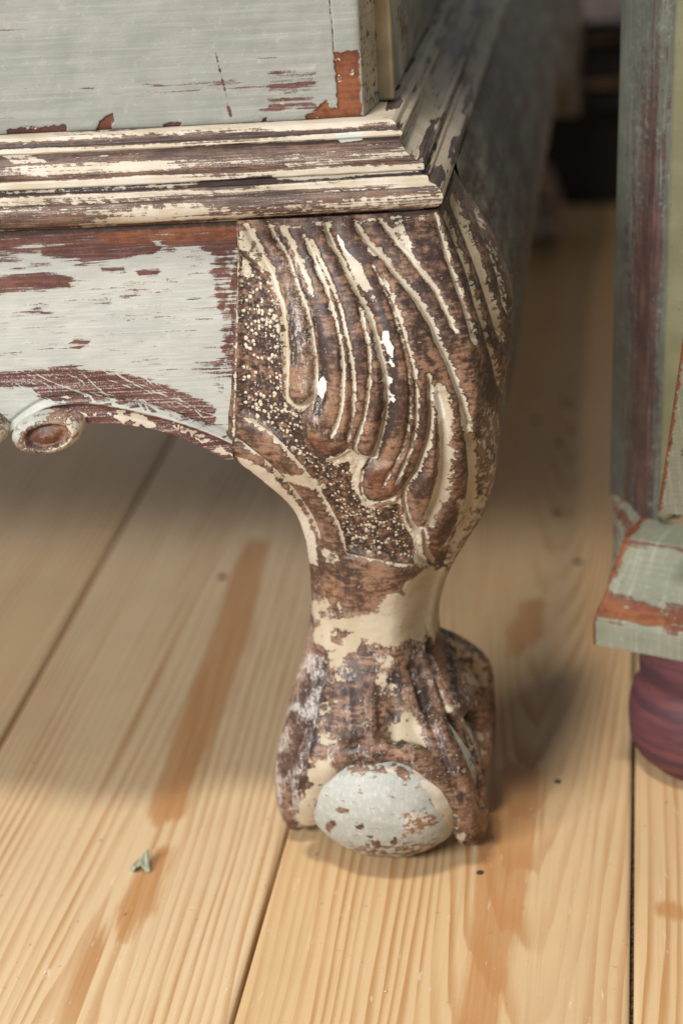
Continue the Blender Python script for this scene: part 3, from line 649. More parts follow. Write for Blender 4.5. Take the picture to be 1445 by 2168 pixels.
# carving: grooves as (points, half width px, depth mm, paint, drop on the right mm)
GRV = [
    ([(908, 1360), (925, 1430), (941, 1491), (978, 1576), (1012, 1654), (1022, 1710)], 5.5, 1.5, 0, 1.2), ([(868, 1400), (890, 1470), (914, 1540), (945, 1620), (966, 1690)], 7, .8, 0, 0),
    ([(684, 1410), (668, 1468), (657, 1537), (646, 1596), (632, 1690)], 7, 1.0, 0, 0), ([(735, 1440), (738, 1520), (740, 1585)], 12, .5, 0, 0), ([(832, 1440), (834, 1520), (838, 1585)], 12, .5, 0, 0),
    ([(500, 480), (498, 700), (495, 830), (492, 925)], 2.2, .3, .62, 0),
    ([(519, 478), (530, 500), (542, 518), (556, 547), (572, 576), (584, 616), (595, 647), (599, 688), (602, 730), (604, 780), (602, 833), (612, 856), (628, 866), (645, 862), (657, 850)], 6.0, 1.0, .78, 0),
    ([(567, 481), (588, 516), (605, 543), (615, 574), (629, 618), (644, 657), (654, 699), (661, 750), (664, 781), (662, 819), (656, 848), (650, 858)], 4.6, 1.3, .72, .9),
    ([(592, 481), (605, 495), (617, 518), (629, 549), (642, 576), (652, 601), (657, 622)], 5.0, .5, .85, 0),
    ([(642, 499), (659, 533), (671, 568), (688, 605), (700, 647), (713, 692), (723, 745), (726, 792), (725, 840), (721, 869), (713, 898), (705, 918)], 3.3, .9, .82, 0),
    ([(659, 510), (673, 543), (690, 576), (704, 612), (719, 651), (729, 693), (740, 745), (747, 792), (748, 840), (745, 881), (740, 910), (736, 935)], 3.3, .9, .82, 0),
    ([(760, 648), (768, 679), (773, 705), (780, 741), (782, 783), (780, 825), (775, 862), (769, 893), (760, 918), (751, 947), (756, 964), (771, 973), (785, 976)], 3.0, 1.1, .82, 0),
    ([(688, 484), (700, 514), (719, 543), (735, 580), (756, 620), (777, 657), (789, 688), (798, 725), (806, 760), (814, 789), (818, 825), (818, 862), (812, 897), (804, 933), (793, 968), (785, 978)], 4.8, 1.5, .84, 1.2),
    ([(789, 562), (800, 583), (808, 600), (820, 627), (833, 658), (841, 689), (852, 721), (858, 752), (864, 783), (867, 816), (869, 856), (866, 897), (858, 935), (849, 962), (835, 982), (822, 1005), (810, 1027)], 2.6, 1.0, .58, 0),
    ([(810, 583), (822, 610), (829, 625), (841, 658), (849, 679), (858, 710), (866, 740), (872, 762), (879, 793), (883, 835), (882, 876), (879, 912), (870, 945), (857, 980), (837, 1020)], 3.4, .9, .74, 0),
    ([(750, 472), (769, 502), (791, 523), (812, 544), (833, 571), (852, 594), (870, 616), (887, 639), (901, 664), (916, 689), (929, 726), (951, 770), (965, 809), (976, 837), (985, 867), (996, 900), (1004, 939), (1007, 980), (1008, 1015), (1005, 1050), (997, 1089), (984, 1119), (959, 1152)], 5.4, 1.5, .90, .7),
    ([(978, 858), (988, 905), (995, 950), (997, 1000), (995, 1050), (985, 1090)], 6.5, .4, .86, 0),
    ([(806, 467), (829, 496), (845, 517), (866, 538), (879, 558), (897, 581), (916, 602), (930, 627), (939, 645), (951, 670), (966, 704)], 4.6, 1.1, .88, 0),
    ([(838, 478), (852, 500), (866, 520)], 9, .2, .62, 0),
    ([(922, 455), (933, 492), (945, 533), (962, 581), (976, 621), (989, 656), (999, 692), (1008, 726)], 4.4, 1.3, .78, 0),
    ([(943, 449), (957, 477), (979, 535), (996, 579), (1012, 640), (1029, 693), (1043, 743), (1051, 773), (1065, 834)], 3.6, 1.2, .70, 0),
    ([(960, 416), (985, 477), (1007, 535), (1023, 579), (1043, 640), (1065, 718)], 7, 1.1, .66, 0),
    ([(985, 395), (1008, 435), (1030, 496), (1058, 574), (1075, 660)], 5, 1.0, .5, 0),
    ([(906, 795), (912, 820), (912, 845), (914, 876), (912, 908), (906, 939), (895, 970), (884, 1000), (869, 1020), (859, 1042), (856, 1065), (862, 1094), (874, 1119), (889, 1127), (903, 1122)], 4.2, 1.6, .86, 0),
    ([(928, 829), (936, 858), (940, 887), (942, 920), (943, 960), (941, 1000), (934, 1035), (921, 1070), (906, 1100)], 11.5, 1.5, .95, .4),
    ([(978, 1065), (966, 1105), (950, 1140), (930, 1165)], 3, .6, .8, 0),
    ([(902, 1128), (902, 1152), (907, 1172), (919, 1194)], 4, 1.2, .85, 0),
    ([(497, 931), (522, 952), (549, 973), (573, 995), (596, 1018), (618, 1042), (639, 1071), (659, 1104), (674, 1144)], 3.0, 1.1, .82, 0),
    ([(517, 887), (557, 912), (588, 939), (615, 970), (642, 1002), (661, 1028), (680, 1056), (699, 1090), (717, 1129), (730, 1176)], 3.4, .8, .82, 0),
    ([(730, 1177), (766, 1184), (840, 1198), (879, 1200), (919, 1203)], 2.6, .7, .74, 0),
    ([(640, 869), (641, 885), (642, 902), (650, 937), (667, 960), (688, 970), (715, 964), (740, 948)], 2.0, .5, .25, 0),
    ([(785, 978), (774, 990), (766, 1006), (764, 1028), (768, 1052), (781, 1066), (800, 1067), (825, 1061), (845, 1049), (858, 1034)], 2.8, .6, .74, 0),
]
GRV = [(smooth_line(a, 3), *b) for a, *b in GRV]
BGP = [(501, 530), (540, 560), (566, 592), (584, 640), (592, 690), (596, 740), (598, 836), (610, 862), (637, 878), (640, 905), (648, 940), (666, 965), (688, 975), (716, 968), (742, 952), (752, 962), (770, 978), (768, 990), (760, 1006), (758, 1030), (764, 1058), (780, 1072), (802, 1073), (828, 1066), (850, 1052), (852, 1075), (860, 1102), (874, 1126), (894, 1134), (896, 1156), (902, 1176), (912, 1196), (880, 1193), (840, 1191), (766, 1178), (736, 1170), (722, 1129), (705, 1088), (685, 1052), (665, 1024), (646, 997), (619, 966), (592, 935), (560, 908), (516, 882), (501, 880)]
CREAMP = [  # (polygon, strength)
    ([(500, 478), (700, 466), (920, 450), (928, 468), (840, 472), (700, 482), (600, 486), (505, 496)], .42),
    ([(505, 485), (540, 483), (545, 520), (560, 560), (560, 600), (545, 560), (520, 535), (506, 525)], .65),
    ([(505, 565), (520, 558), (530, 575), (526, 590), (508, 588)], .7), ([(560, 590), (600, 600), (606, 700), (604, 760), (590, 720), (570, 700), (575, 650), (556, 610)], .42),
    ([(688, 972), (716, 966), (742, 950), (756, 968), (778, 978), (764, 1000), (760, 1040), (768, 1062), (750, 1050), (740, 1010), (738, 985), (712, 990), (690, 982)], .85),
    ([(762, 1058), (800, 1075), (850, 1052), (856, 1090), (842, 1075), (790, 1090), (762, 1075)], .7), ([(858, 1085), (872, 1122), (898, 1134), (900, 1170), (912, 1200), (880, 1196), (876, 1150), (850, 1110)], .75),
    ([(669, 815), (681, 798), (692, 808), (690, 830), (681, 845), (668, 838)], .95), ([(712, 484), (735, 529), (758, 554), (771, 577), (779, 598), (789, 612), (769, 616), (752, 589), (737, 560), (723, 527), (715, 500)], 1.0),
    ([(775, 520), (790, 523), (799, 540), (792, 544), (776, 530)], .9), ([(808, 695), (822, 700), (832, 735), (833, 757), (822, 752), (812, 728)], .95), ([(826, 760), (835, 768), (837, 785), (828, 778)], .9), ([(822, 800), (831, 803), (830, 814), (822, 812)], .85), ([(826, 836), (837, 838), (838, 856), (830, 852)], .85),
    ([(768, 612), (792, 620), (802, 645), (786, 640)], .45), ([(498, 965), (530, 975), (580, 1010), (620, 1055), (650, 1100), (668, 1145), (672, 1200), (652, 1190), (640, 1140), (612, 1088), (560, 1030), (505, 978)], .85),
    ([(590, 1002), (612, 1005), (650, 1008), (680, 1030), (690, 1042), (665, 1040), (640, 1030), (612, 1022)], .8), ([(665, 1150), (720, 1170), (716, 1200), (690, 1192)], .55),
    ([(873, 1224), (912, 1200), (966, 1208), (947, 1278), (928, 1313), (922, 1352), (873, 1359), (835, 1375), (788, 1367), (749, 1383), (703, 1398), (668, 1359), (672, 1317), (656, 1278), (695, 1270), (726, 1293), (757, 1305), (796, 1305), (811, 1278), (846, 1255)], .95),
    ([(960, 1050), (1035, 1050), (1020, 1110), (985, 1165), (955, 1210), (935, 1190), (965, 1130)], .62), ([(1010, 830), (1062, 880), (1055, 1000), (1030, 1080), (1012, 1010), (1016, 920)], .42),
    ([(687, 1402), (726, 1400), (728, 1430), (700, 1432)], .7), ([(796, 1383), (830, 1378), (832, 1462), (805, 1458)], .8), ([(676, 1468), (722, 1480), (726, 1515), (690, 1512)], .75), ([(820, 1524), (860, 1512), (890, 1540), (898, 1572), (860, 1580), (818, 1550)], .85), ([(672, 1545), (705, 1540), (708, 1585), (680, 1590)], .7),
    ([(645, 1600), (700, 1612), (712, 1640), (690, 1690), (668, 1740), (640, 1750), (612, 1725), (650, 1680)], .85), ([(947, 1352), (1030, 1392), (1030, 1460), (985, 1440)], .8), ([(930, 1450), (968, 1490), (960, 1500)], .8), ([(985, 1530), (1015, 1555), (1040, 1640), (1015, 1620)], .8), ([(955, 1720), (985, 1760), (1000, 1800), (960, 1790)], .75),
]
LOBES = [  # swelling tips of the fronds
    [(604, 740), (605, 840), (618, 860), (640, 862), (654, 845), (661, 790), (656, 720), (640, 660), (612, 670)],
    [(641, 870), (645, 930), (668, 958), (700, 965), (738, 945), (746, 880), (742, 800), (722, 730), (700, 740), (694, 820), (668, 880)],
    [(760, 905), (753, 945), (770, 968), (786, 968), (803, 925), (814, 850), (806, 775), (786, 760), (782, 850)],
    [(785, 985), (766, 1010), (768, 1050), (790, 1062), (830, 1052), (857, 1025), (876, 960), (883, 870), (874, 800), (868, 860), (850, 960)],
    [(860, 1050), (868, 1100), (888, 1122), (903, 1112), (920, 1060), (930, 970), (926, 890), (914, 900), (900, 985)],
    [(910, 1115), (906, 1150), (918, 1182), (950, 1150), (982, 1095), (998, 1005), (988, 930), (960, 900), (956, 1000), (938, 1070)]]
WHITEP = [[(806, 690), (824, 696), (836, 735), (836, 760), (822, 756), (808, 728)], [(824, 757), (837, 766), (840, 788), (826, 780)], [(820, 798), (833, 801), (832, 816), (820, 814)], [(824, 834), (839, 836), (840, 860), (828, 856)], [(669, 800), (694, 800), (692, 830), (681, 845), (668, 838)], [(712, 500), (735, 535), (745, 540), (720, 500)], [(905, 835), (930, 835), (935, 860), (915, 850)], [(927, 820), (938, 850), (946, 890), (930, 900)]]
DARKP = [([(800, 620), (830, 690), (843, 770), (844, 840), (836, 900), (815, 960), (795, 985), (812, 920), (826, 850), (822, 780), (806, 700)], .85), ([(655, 660), (672, 650), (690, 720), (698, 800), (694, 850), (672, 885), (655, 880), (668, 820), (670, 740)], .8), ([(570, 520), (595, 545), (610, 600), (625, 680), (640, 760), (630, 800), (612, 720), (605, 640), (585, 580)], .55), ([(890, 720), (925, 770), (935, 830), (900, 790)], .55), ([(960, 455), (1000, 520), (1045, 650), (1060, 760), (1030, 690), (1000, 600)], .5), ([(806, 605), (824, 625), (846, 690), (860, 760), (852, 752), (832, 680)], .7), ([(880, 470), (915, 462), (925, 500), (890, 520)], .4), ([(740, 640), (765, 720), (770, 800), (755, 800), (750, 720)], .3), ([(930, 1290), (960, 1350), (975, 1480), (950, 1440)], .8)]
def leg_surface():
    V, F = leg_base(); VV = [V]; FF = list(F); base = len(V)
    for p, r in TOES:
        v, f = toe(p, r); VV.append(v); FF += [tuple(i + base for i in q) for q in f]; base += len(v)
    me = bpy.data.meshes.new('leg_hull'); me.from_pydata([tuple(v) for v in np.concatenate(VV)], [], FF)
    bm = bmesh.new(); bm.from_mesh(me); bmesh.ops.recalc_face_normals(bm, faces=bm.faces); bm.to_mesh(me); bm.free()
    ob = bpy.data.objects.new('leg_hull', me); COL.objects.link(ob)
    md = ob.modifiers.new('r', 'REMESH'); md.mode = 'VOXEL'; md.voxel_size = .00062; md.adaptivity = 0
    ms = ob.modifiers.new('s', 'SMOOTH'); ms.factor = .5; ms.iterations = 10
    dg = bpy.context.evaluated_depsgraph_get(); ev = ob.evaluated_get(dg)
    out = bpy.data.meshes.new_from_object(ev, depsgraph=dg); out.name = 'leg'
    bpy.data.objects.remove(ob); bpy.data.meshes.remove(me)
    return out
def carve(V, N):
    px = proj(V); n = len(V); view = CAM - V; view /= np.linalg.norm(view, axis=1)[:, None]
    fac = sstep(.02, .16, (N * view).sum(1)); fac = fac * (V[:, 1] < .085)
    h = np.zeros(n); m1 = np.zeros((n, 3)); m2 = np.zeros((n, 3))
    wob = np.stack([fbm(np.stack([px[:, 0] * .05, px[:, 1] * .05, 0 * px[:, 0] + s], 1), 3) - .5 for s in (1, 30)], 1)
    pj = px + wob * 7; pw = px + wob * 26
    knee = (px[:, 1] < 1230) & (fac > 0)
    K = np.where((px[:, 1] < 1815) & (fac > 0))[0]; P = px[K]; hk = np.zeros(len(K)); cr = np.zeros(len(K)); dk = np.zeros(len(K)); st = np.zeros(len(K))
    sb = sdf(P, BGP); st = sstep(1, 9, sb)
    hk -= 2.3 * sstep(-2, 11, sb)
    lob = np.zeros(len(K))
    for poly in LOBES: lob = np.maximum(lob, sstep(0, 15, sdf(P, poly)) * sstep(640, 860, P[:, 1]))
    hk += 1.5 * lob
    NZ = fbm(np.stack([px[:, 0] * .03, px[:, 1] * .03, 0 * px[:, 0] + 3], 1), 4); NZ2 = fbm(np.stack([px[:, 0] * .02, px[:, 1] * .02, 0 * px[:, 0] + 13], 1), 4)
    for line, hw, dep, pt, drop in GRV:
        lo = line.min(0) - 70; hi = line.max(0) + 70
        q = np.where(((P > lo) & (P < hi)).all(1))[0]
        d, side, t = seg_dist(P[q], line)
        end = sstep(0, .05, t) * sstep(1, .95, t) * .6 + .4
        hk[q] -= dep * end * (1.7 * np.exp(-(d / (hw * .85 + .6)) ** 2) + .75 * np.exp(-(d / (hw + 7)) ** 2))
        if drop: hk[q] -= 1.5 * drop * sstep(-2, 3, d * side) * np.exp(-(d / 22) ** 2)
        lw = hw * (.92 + .5 * NZ[K][q]) ; asym = np.where(side > 0, 1.25, .8)
        cr[q] = np.maximum(cr[q], np.clip(.5 + (lw * asym - d) / (hw * .7 + 3.2) * .5, 0, 1) * pt * 1.22 * (.7 + .3 * end))
        dk[q] = np.maximum(dk[q], (.75 + .5 * (side > 0)) * (NZ2[K][q] - .10) * np.exp(-(np.maximum(d - hw - 1.5, 0) / (3.0 + 5 * (side > 0))) ** 2))  # patina along the grooves, with shade painted into its heavier right side
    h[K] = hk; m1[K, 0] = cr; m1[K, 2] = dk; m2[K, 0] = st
    for poly, s in CREAMP: m1[:, 0] = np.maximum(m1[:, 0], (sstep(-5, 5, sdf(pj, poly)) if np.mean([p[1] for p in poly]) < 1210 else sstep(-16, 14, sdf(pw, poly))) * (s if np.mean([p[1] for p in poly]) < 1210 else s * .88) * fac)
    pat = sstep(800, 560, px[:, 1] - .25 * (px[:, 0] - 700)) * (px[:, 0] > 640) + .25
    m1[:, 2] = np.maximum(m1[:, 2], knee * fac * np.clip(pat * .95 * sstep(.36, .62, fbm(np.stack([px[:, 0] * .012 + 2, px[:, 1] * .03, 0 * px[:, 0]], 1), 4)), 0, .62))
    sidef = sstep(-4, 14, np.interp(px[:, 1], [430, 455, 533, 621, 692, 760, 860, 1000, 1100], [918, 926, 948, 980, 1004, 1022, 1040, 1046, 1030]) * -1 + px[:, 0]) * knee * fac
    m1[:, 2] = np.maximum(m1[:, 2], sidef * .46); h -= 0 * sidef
    m1[K, 2] *= 1 - .55 * lob
    for poly, s in DARKP: m1[:, 2] = np.maximum(m1[:, 2], sstep(-8, 8, sdf(pj, poly)) * s * fac)
    low = sstep(1190, 1230, px[:, 1]) * fac
    m1[:, 0] -= low * .55 * (m1[:, 0] > .2) * sstep(.47, .62, fbm(np.stack([px[:, 0] * .035, px[:, 1] * .05, 0 * h + 4], 1), 5)) * (sstep(1330, 1400, px[:, 1]) + .8 * sstep(1250, 1280, px[:, 1]) * sstep(1400, 1330, px[:, 1]) * sstep(800, 720, px[:, 0]))
    m1[:, 0] += low * .24 * (fbm(V * 110, 3) > .48) ; m1[:, 2] += low * .38 * sstep(.48, .62, fbm(V * 95 + 7, 3))
    # white paint bloom on foot and upper-left fronds; painted highlight on left leg edge
    m2[:, 1] = (.02 + .34 * sstep(.46, .66, fbm(np.stack([px[:, 0] * .03, px[:, 1] * .03, 0 * h + 8], 1), 4))) * low + .30 * sstep(.3, .8, -N[:, 0]) * sstep(1120, 1200, px[:, 1]) - .3 * sstep(1195, 1210, px[:, 1]) * sstep(1300, 1285, px[:, 1]) + .42 * sstep(60, 0, np.abs(px[:, 0] - 640 - (px[:, 1] - 700) * .15)) * sstep(480, 560, px[:, 1]) * sstep(1000, 850, px[:, 1])
    m2[:, 2] = .42 * sstep(1205, 1225, px[:, 1]) * sstep(1300, 1270, px[:, 1]) * fac + .5 * sstep(-6, 8, sdf(pj, [(640, 900), (700, 930), (740, 945), (690, 975), (655, 950)])) + .5 * sstep(-6, 8, sdf(pj, [(770, 990), (830, 980), (850, 1040), (790, 1064)]))
    # the side turned away from the camera: older paint, left in patches
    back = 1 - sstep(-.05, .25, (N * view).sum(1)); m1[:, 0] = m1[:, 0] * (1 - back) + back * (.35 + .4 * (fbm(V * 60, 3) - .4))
    m1[:, 0] *= 1 - .7 * st_full(px, m2) * 0
    h += (fbm(V * [260, 200, 420], 3) - .5) * .35 + (fbm(V * 70, 2) - .5) * .9 * low
    al = np.ones(n) - .62 * low * sstep(1180, 1230, px[:, 1]) - .40 * sidef - .3 * fac * sstep(.45, .7, fbm(np.stack([px[:, 0] * .02, px[:, 1] * .008, 0 * h + 21], 1), 3))
    for poly in WHITEP: al = np.where(sdf(px, poly) > -3, 1.45, al)
    return h * fac / 1000, np.column_stack([m1, al]), m2
def st_full(px, m2): return m2[:, 0]
def make_leg():
    me = leg_surface(); n = len(me.vertices)
    V = np.empty(n * 3, np.float32); me.vertices.foreach_get('co', V); V = V.reshape(-1, 3).astype(float)
    N = np.empty(n * 3, np.float32); me.vertex_normals.foreach_get('vector', N); N = N.reshape(-1, 3).astype(float)
    ne = len(me.edges); E = np.empty(ne * 2, np.int32); me.edges.foreach_get('vertices', E); E = E.reshape(-1, 2)
    wgt = (sstep(.128, .112, V[:, 2]) * sstep(.002, .008, V[:, 2]))[:, None] * .6; deg = np.bincount(E.ravel(), minlength=n)[:, None]
    for _ in range(16):                       # soften the joins of the claws
        acc = np.stack([np.bincount(E[:, 0], V[E[:, 1], k], n) + np.bincount(E[:, 1], V[E[:, 0], k], n) for k in range(3)], 1)
        V = V + wgt * (acc / deg - V)
    me.vertices.foreach_set('co', V.astype(np.float32).ravel()); me.update()
    me.vertex_normals.foreach_get('vector', N_ := np.empty(n * 3, np.float32)); N = N_.reshape(-1, 3).astype(float)
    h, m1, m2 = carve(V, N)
    V2 = V + N * h[:, None]; V2[:, 2] = np.maximum(V2[:, 2], .0004)
    V2[:, 2] = np.minimum(V2[:, 2], Z0 + .0004)
    me.vertices.foreach_set('co', V2.astype(np.float32).ravel()); me.update()
    me.polygons.foreach_set('use_smooth', np.ones(len(me.polygons), bool))
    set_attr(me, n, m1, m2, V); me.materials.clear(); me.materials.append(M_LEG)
    o = bpy.data.objects.new('leg', me); COL.objects.link(o); print('leg verts', n)
    # the ball in the claw
    nu, nv = 200, 130; T, Pq = np.meshgrid(np.linspace(0, 2 * math.pi, nu, endpoint=False), np.linspace(0, math.pi, nv), indexing='ij')
    B = np.stack([np.sin(Pq) * np.cos(T), np.sin(Pq) * np.sin(T), np.cos(Pq)], -1).reshape(-1, 3)
    W = BC + B * BR; W[:, 2] = np.maximum(W[:, 2], .0003); W += B * ((fbm(B * 5, 3) - .5) * .0012)[:, None]
    px = proj(W); wob = np.stack([fbm(np.stack([px[:, 0] * .05, px[:, 1] * .05, 0 * px[:, 0] + s], 1), 3) - .5 for s in (1, 30)], 1); pw = px + wob * 30
    a = np.zeros((len(W), 3)); b = np.zeros((len(W), 3)); a[:, 1] = .88; a[:, 0] = .5
    a[:, 1] -= .8 * sstep(-6, 10, sdf(pw, [(850, 1725), (905, 1705), (925, 1730), (900, 1765), (855, 1775)])) * .9
    a[:, 1] -= .75 * sstep(-6, 10, sdf(pw, [(715, 1640), (760, 1615), (850, 1615), (875, 1655), (820, 1640), (760, 1640)]))
    a[:, 1] -= .8 * sstep(-6, 8, sdf(pw, [(870, 1620), (930, 1650), (960, 1720), (955, 1760), (930, 1720), (890, 1660)])); a[:, 0] += .45 * sstep(-6, 8, sdf(pw, [(870, 1620), (930, 1650), (960, 1720), (955, 1760), (930, 1720), (890, 1660)]))
    a[:, 1] -= .5 * sstep(1772, 1795, pw[:, 1]); a[:, 2] = .3 * sstep(-6, 10, sdf(pw, [(715, 1640), (760, 1615), (850, 1615), (875, 1655), (820, 1640), (760, 1640)]))
    side = sstep(985, 1005, px[:, 0]); a[:, 1] = a[:, 1] * (1 - side) + .55 * side
    for cx, cy, rr in ((765, 1757, 9), (795, 1783, 9), (728, 1720, 12), (835, 1780, 8), (700, 1752, 8)):
        k = sstep(1.3, .7, np.hypot(pw[:, 0] - cx, (pw[:, 1] - cy) * 1.4) / rr); a[:, 1] -= k; a[:, 0] -= k * .6
    ball = mesh_obj('ball', W, grid_faces(nu, nv, True), M_LEG, o, a, b)
    return o
leg = part(make_leg()); leg['label'] = 'carved front leg with frond pattern on the knee and claw foot on a ball'
for c in leg.children: c.matrix_parent_inverse = Matrix()
rear = leg.copy(); COL.objects.link(rear); part(rear)
rear.matrix_basis = Matrix.Translation((0, 1.03, 0)) @ Matrix.Diagonal((1, -1, 1, 1)); rear['label'] = 'rear leg of the chest, blurred behind the front one'
rb = leg.children[0].copy(); COL.objects.link(rb); rb.parent = rear; rb.matrix_parent_inverse = Matrix()

# --- side apron between the legs
def side_apron():
    ys = np.linspace(.080, .955, 120); nr = 40; t = np.linspace(0, 1, nr)
    low = .200 - .05 * np.exp(-((ys - .08) / .10) ** 2) - .075 * np.exp(-((ys - .955) / .16) ** 2)
    Z = Z0 + .001 - (Z0 + .001 - low)[:, None] * t; Y = np.repeat(ys[:, None], nr, 1)
    X = .0380 + .021 * sstep(.05, .20, Y) * np.sin(np.clip((Z0 - Z) / .1, 0, 1) * math.pi * .62) + .010 * np.sin(np.clip((Z0 - Z) / .13, 0, 1) * math.pi * .7) * (np.exp(-((Y - .08) / .06) ** 2) + np.exp(-((Y - .955) / .16) ** 2))
    V = np.stack([X.ravel(), Y.ravel(), Z.ravel()], 1); n = len(V)
    V[:, 0] += (fbm(V * [1, 40, 40], 3) - .5) * .002
    B = V.copy(); B[:, 0] -= .02
    m1 = np.zeros((2 * n, 3)); m1[:, 0] = .38; m1[:, 1] = .50; m1[:, 2] = .45
    lowi = np.arange(len(ys)) * nr + nr - 1
    F = np.concatenate([grid_faces(len(ys), nr), grid_faces(len(ys), nr)[:, ::-1] + n, np.stack([lowi[:-1], lowi[1:], lowi[1:] + n, lowi[:-1] + n], 1)])
    return part(mesh_obj('side_apron', np.concatenate([V, B]), F, M_SIDE, None, m1))
sa = side_apron()
lsa = sa.copy(); COL.objects.link(lsa); part(lsa); lsa.matrix_basis = Matrix.Translation((XL + .03, 0, 0)) @ Matrix.Diagonal((-1, 1, 1, 1))  # unseen left apron, added to keep side window light off the right floor

# ------------------------------------------------------------------ sage cabinet on the right
cc = on(1, .062, 1255, 1362); CABZ = cc[2]
cab = tag(empty('sage_cabinet', (cc[0], cc[1], 0), math.radians(-24)), 'pale sage painted cabinet with worn brown plinth standing on a dark red bun foot', 'cabinet')
def cbox(name, x0, x1, y0, y1, z0, z1, m1, m2=(0, 0, 0), mat=M_CAB, bev=.0015, fn=None, sub=0):
    bm = bmesh.new(); box_bm(bm, x0, x1, y0, y1, z0, z1, bev)
    if sub: bmesh.ops.subdivide_edges(bm, edges=[e for e in bm.edges if e.calc_length() > .01], cuts=sub, use_grid_fill=True)
    return bm_obj(name, bm, mat, cab, m1, m2, fn=fn)
def plinth():
    # vertical face, worn edge, sloping ledge, small step: swept along the front and round a canted left corner
    pr = [(0, -.0005, .95, 0), (0, .001, .9, 0), (0, .0105, .95, 0), (-.0006, .0125, .5, .5), (-.0018, .0135, .15, 1), (-.0060, .0160, .05, 1), (-.009, .0180, .25, .8), (-.013, .0210, .70, .3), (-.016, .0235, .95, 0), (-.030, .0355, .97, 0), (-.0315, .0370, .5, .6), (-.0325, .0372, .4, .6), (-.0325, .0385, .9, 0), (-.052, .0410, 1, 0)]
    pr = np.array(pr); d = np.concatenate([[0], np.cumsum(np.hypot(*np.diff(pr[:, :2], axis=0).T))]); s = np.unique(np.concatenate([d, np.linspace(0, d[-1], 60)]))
    q = np.stack([np.interp(s, d, pr[:, k]) for k in range(4)], 1); V = []; A = []; B = []
    path = [('s', y) for y in np.linspace(.03, 0, 30)] + [('f', x) for x in np.linspace(0, .34, 160)[1:]]
    for kd, v in path:
        for o, z, sg, rd in q:
            i = -o; f = min(1, i / .052)
            if kd == 's': V.append((CNR * f - v * .95 * (.15 + .85 * f), i + v, CABZ + z))
            else: V.append((max(v, CNR * f), i, CABZ + z))
            mit = abs(v - CNR * f) < .0018 and kd == 'f' or kd == 's' and v < .002
            nz = 1.1 * (vnoise(np.array([[v * 160, s[int(np.argmin(np.abs(q[:, 0] - o) + np.abs(q[:, 1] - z)))] * 420, 3.0]]))[0] - .5) * (rd > .1 or sg < .9)
            sg = sg + nz; rd = rd * .7
            A.append((.1, (sg if kd == 'f' else .6) - (.75 if mit else 0), 0)); B.append((0, .1, max(rd if kd == 'f' else .1, .8 if mit else 0)))
    return mesh_obj('plinth', np.array(V), grid_faces(len(path), len(q)), M_CAB, cab, np.array(A), np.array(B), smooth=False)
CNR = .0010
plinth()
ZT = CABZ + .0415
bm = bmesh.new(); box_bm(bm, .006, .34, .004, .30, CABZ - .0003, CABZ + .006, .0005); bm_obj('plinth_base', bm, M_CAB, cab, (.1, .6, 0))
def worn(V, a, b):
    n = fbm(V * 60, 3); a[:, 1] -= .5 * (n > .55); b[:, 2] += .4 * (n > .5); return a, b
def lean(o):                                   # the body narrows a little upwards
    for v in o.data.vertices: v.co.x += (v.co.z - ZT) * .036
    return o
def post():
    bm = bmesh.new(); pl = [(CNR, .0526), (CNR + .006, .056), (CNR + .006, .10), (CNR - .031, .0830)]
    rows = [[bm.verts.new((x, y, z)) for x, y in pl] for z in np.linspace(ZT - .004, .62, 40)]
    for a, b in zip(rows[:-1], rows[1:]):
        for k in range(4): bm.faces.new((a[k], b[k], b[(k + 1) % 4], a[(k + 1) % 4]))
    bm.faces.new(rows[0]); bm.faces.new(rows[-1][::-1]); bmesh.ops.recalc_face_normals(bm, faces=bm.faces)
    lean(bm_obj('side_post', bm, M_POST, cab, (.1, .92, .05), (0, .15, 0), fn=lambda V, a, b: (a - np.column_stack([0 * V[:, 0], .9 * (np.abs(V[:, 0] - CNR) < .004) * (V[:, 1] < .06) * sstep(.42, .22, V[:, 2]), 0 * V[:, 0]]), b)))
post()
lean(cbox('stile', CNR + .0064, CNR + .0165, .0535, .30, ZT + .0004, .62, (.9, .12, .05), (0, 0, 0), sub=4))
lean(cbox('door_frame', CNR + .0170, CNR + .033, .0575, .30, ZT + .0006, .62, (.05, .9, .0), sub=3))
lean(cbox('door_panel', CNR + .0335, .30, .0625, .30, ZT + .0006, .62, (.05, .92, .0)))
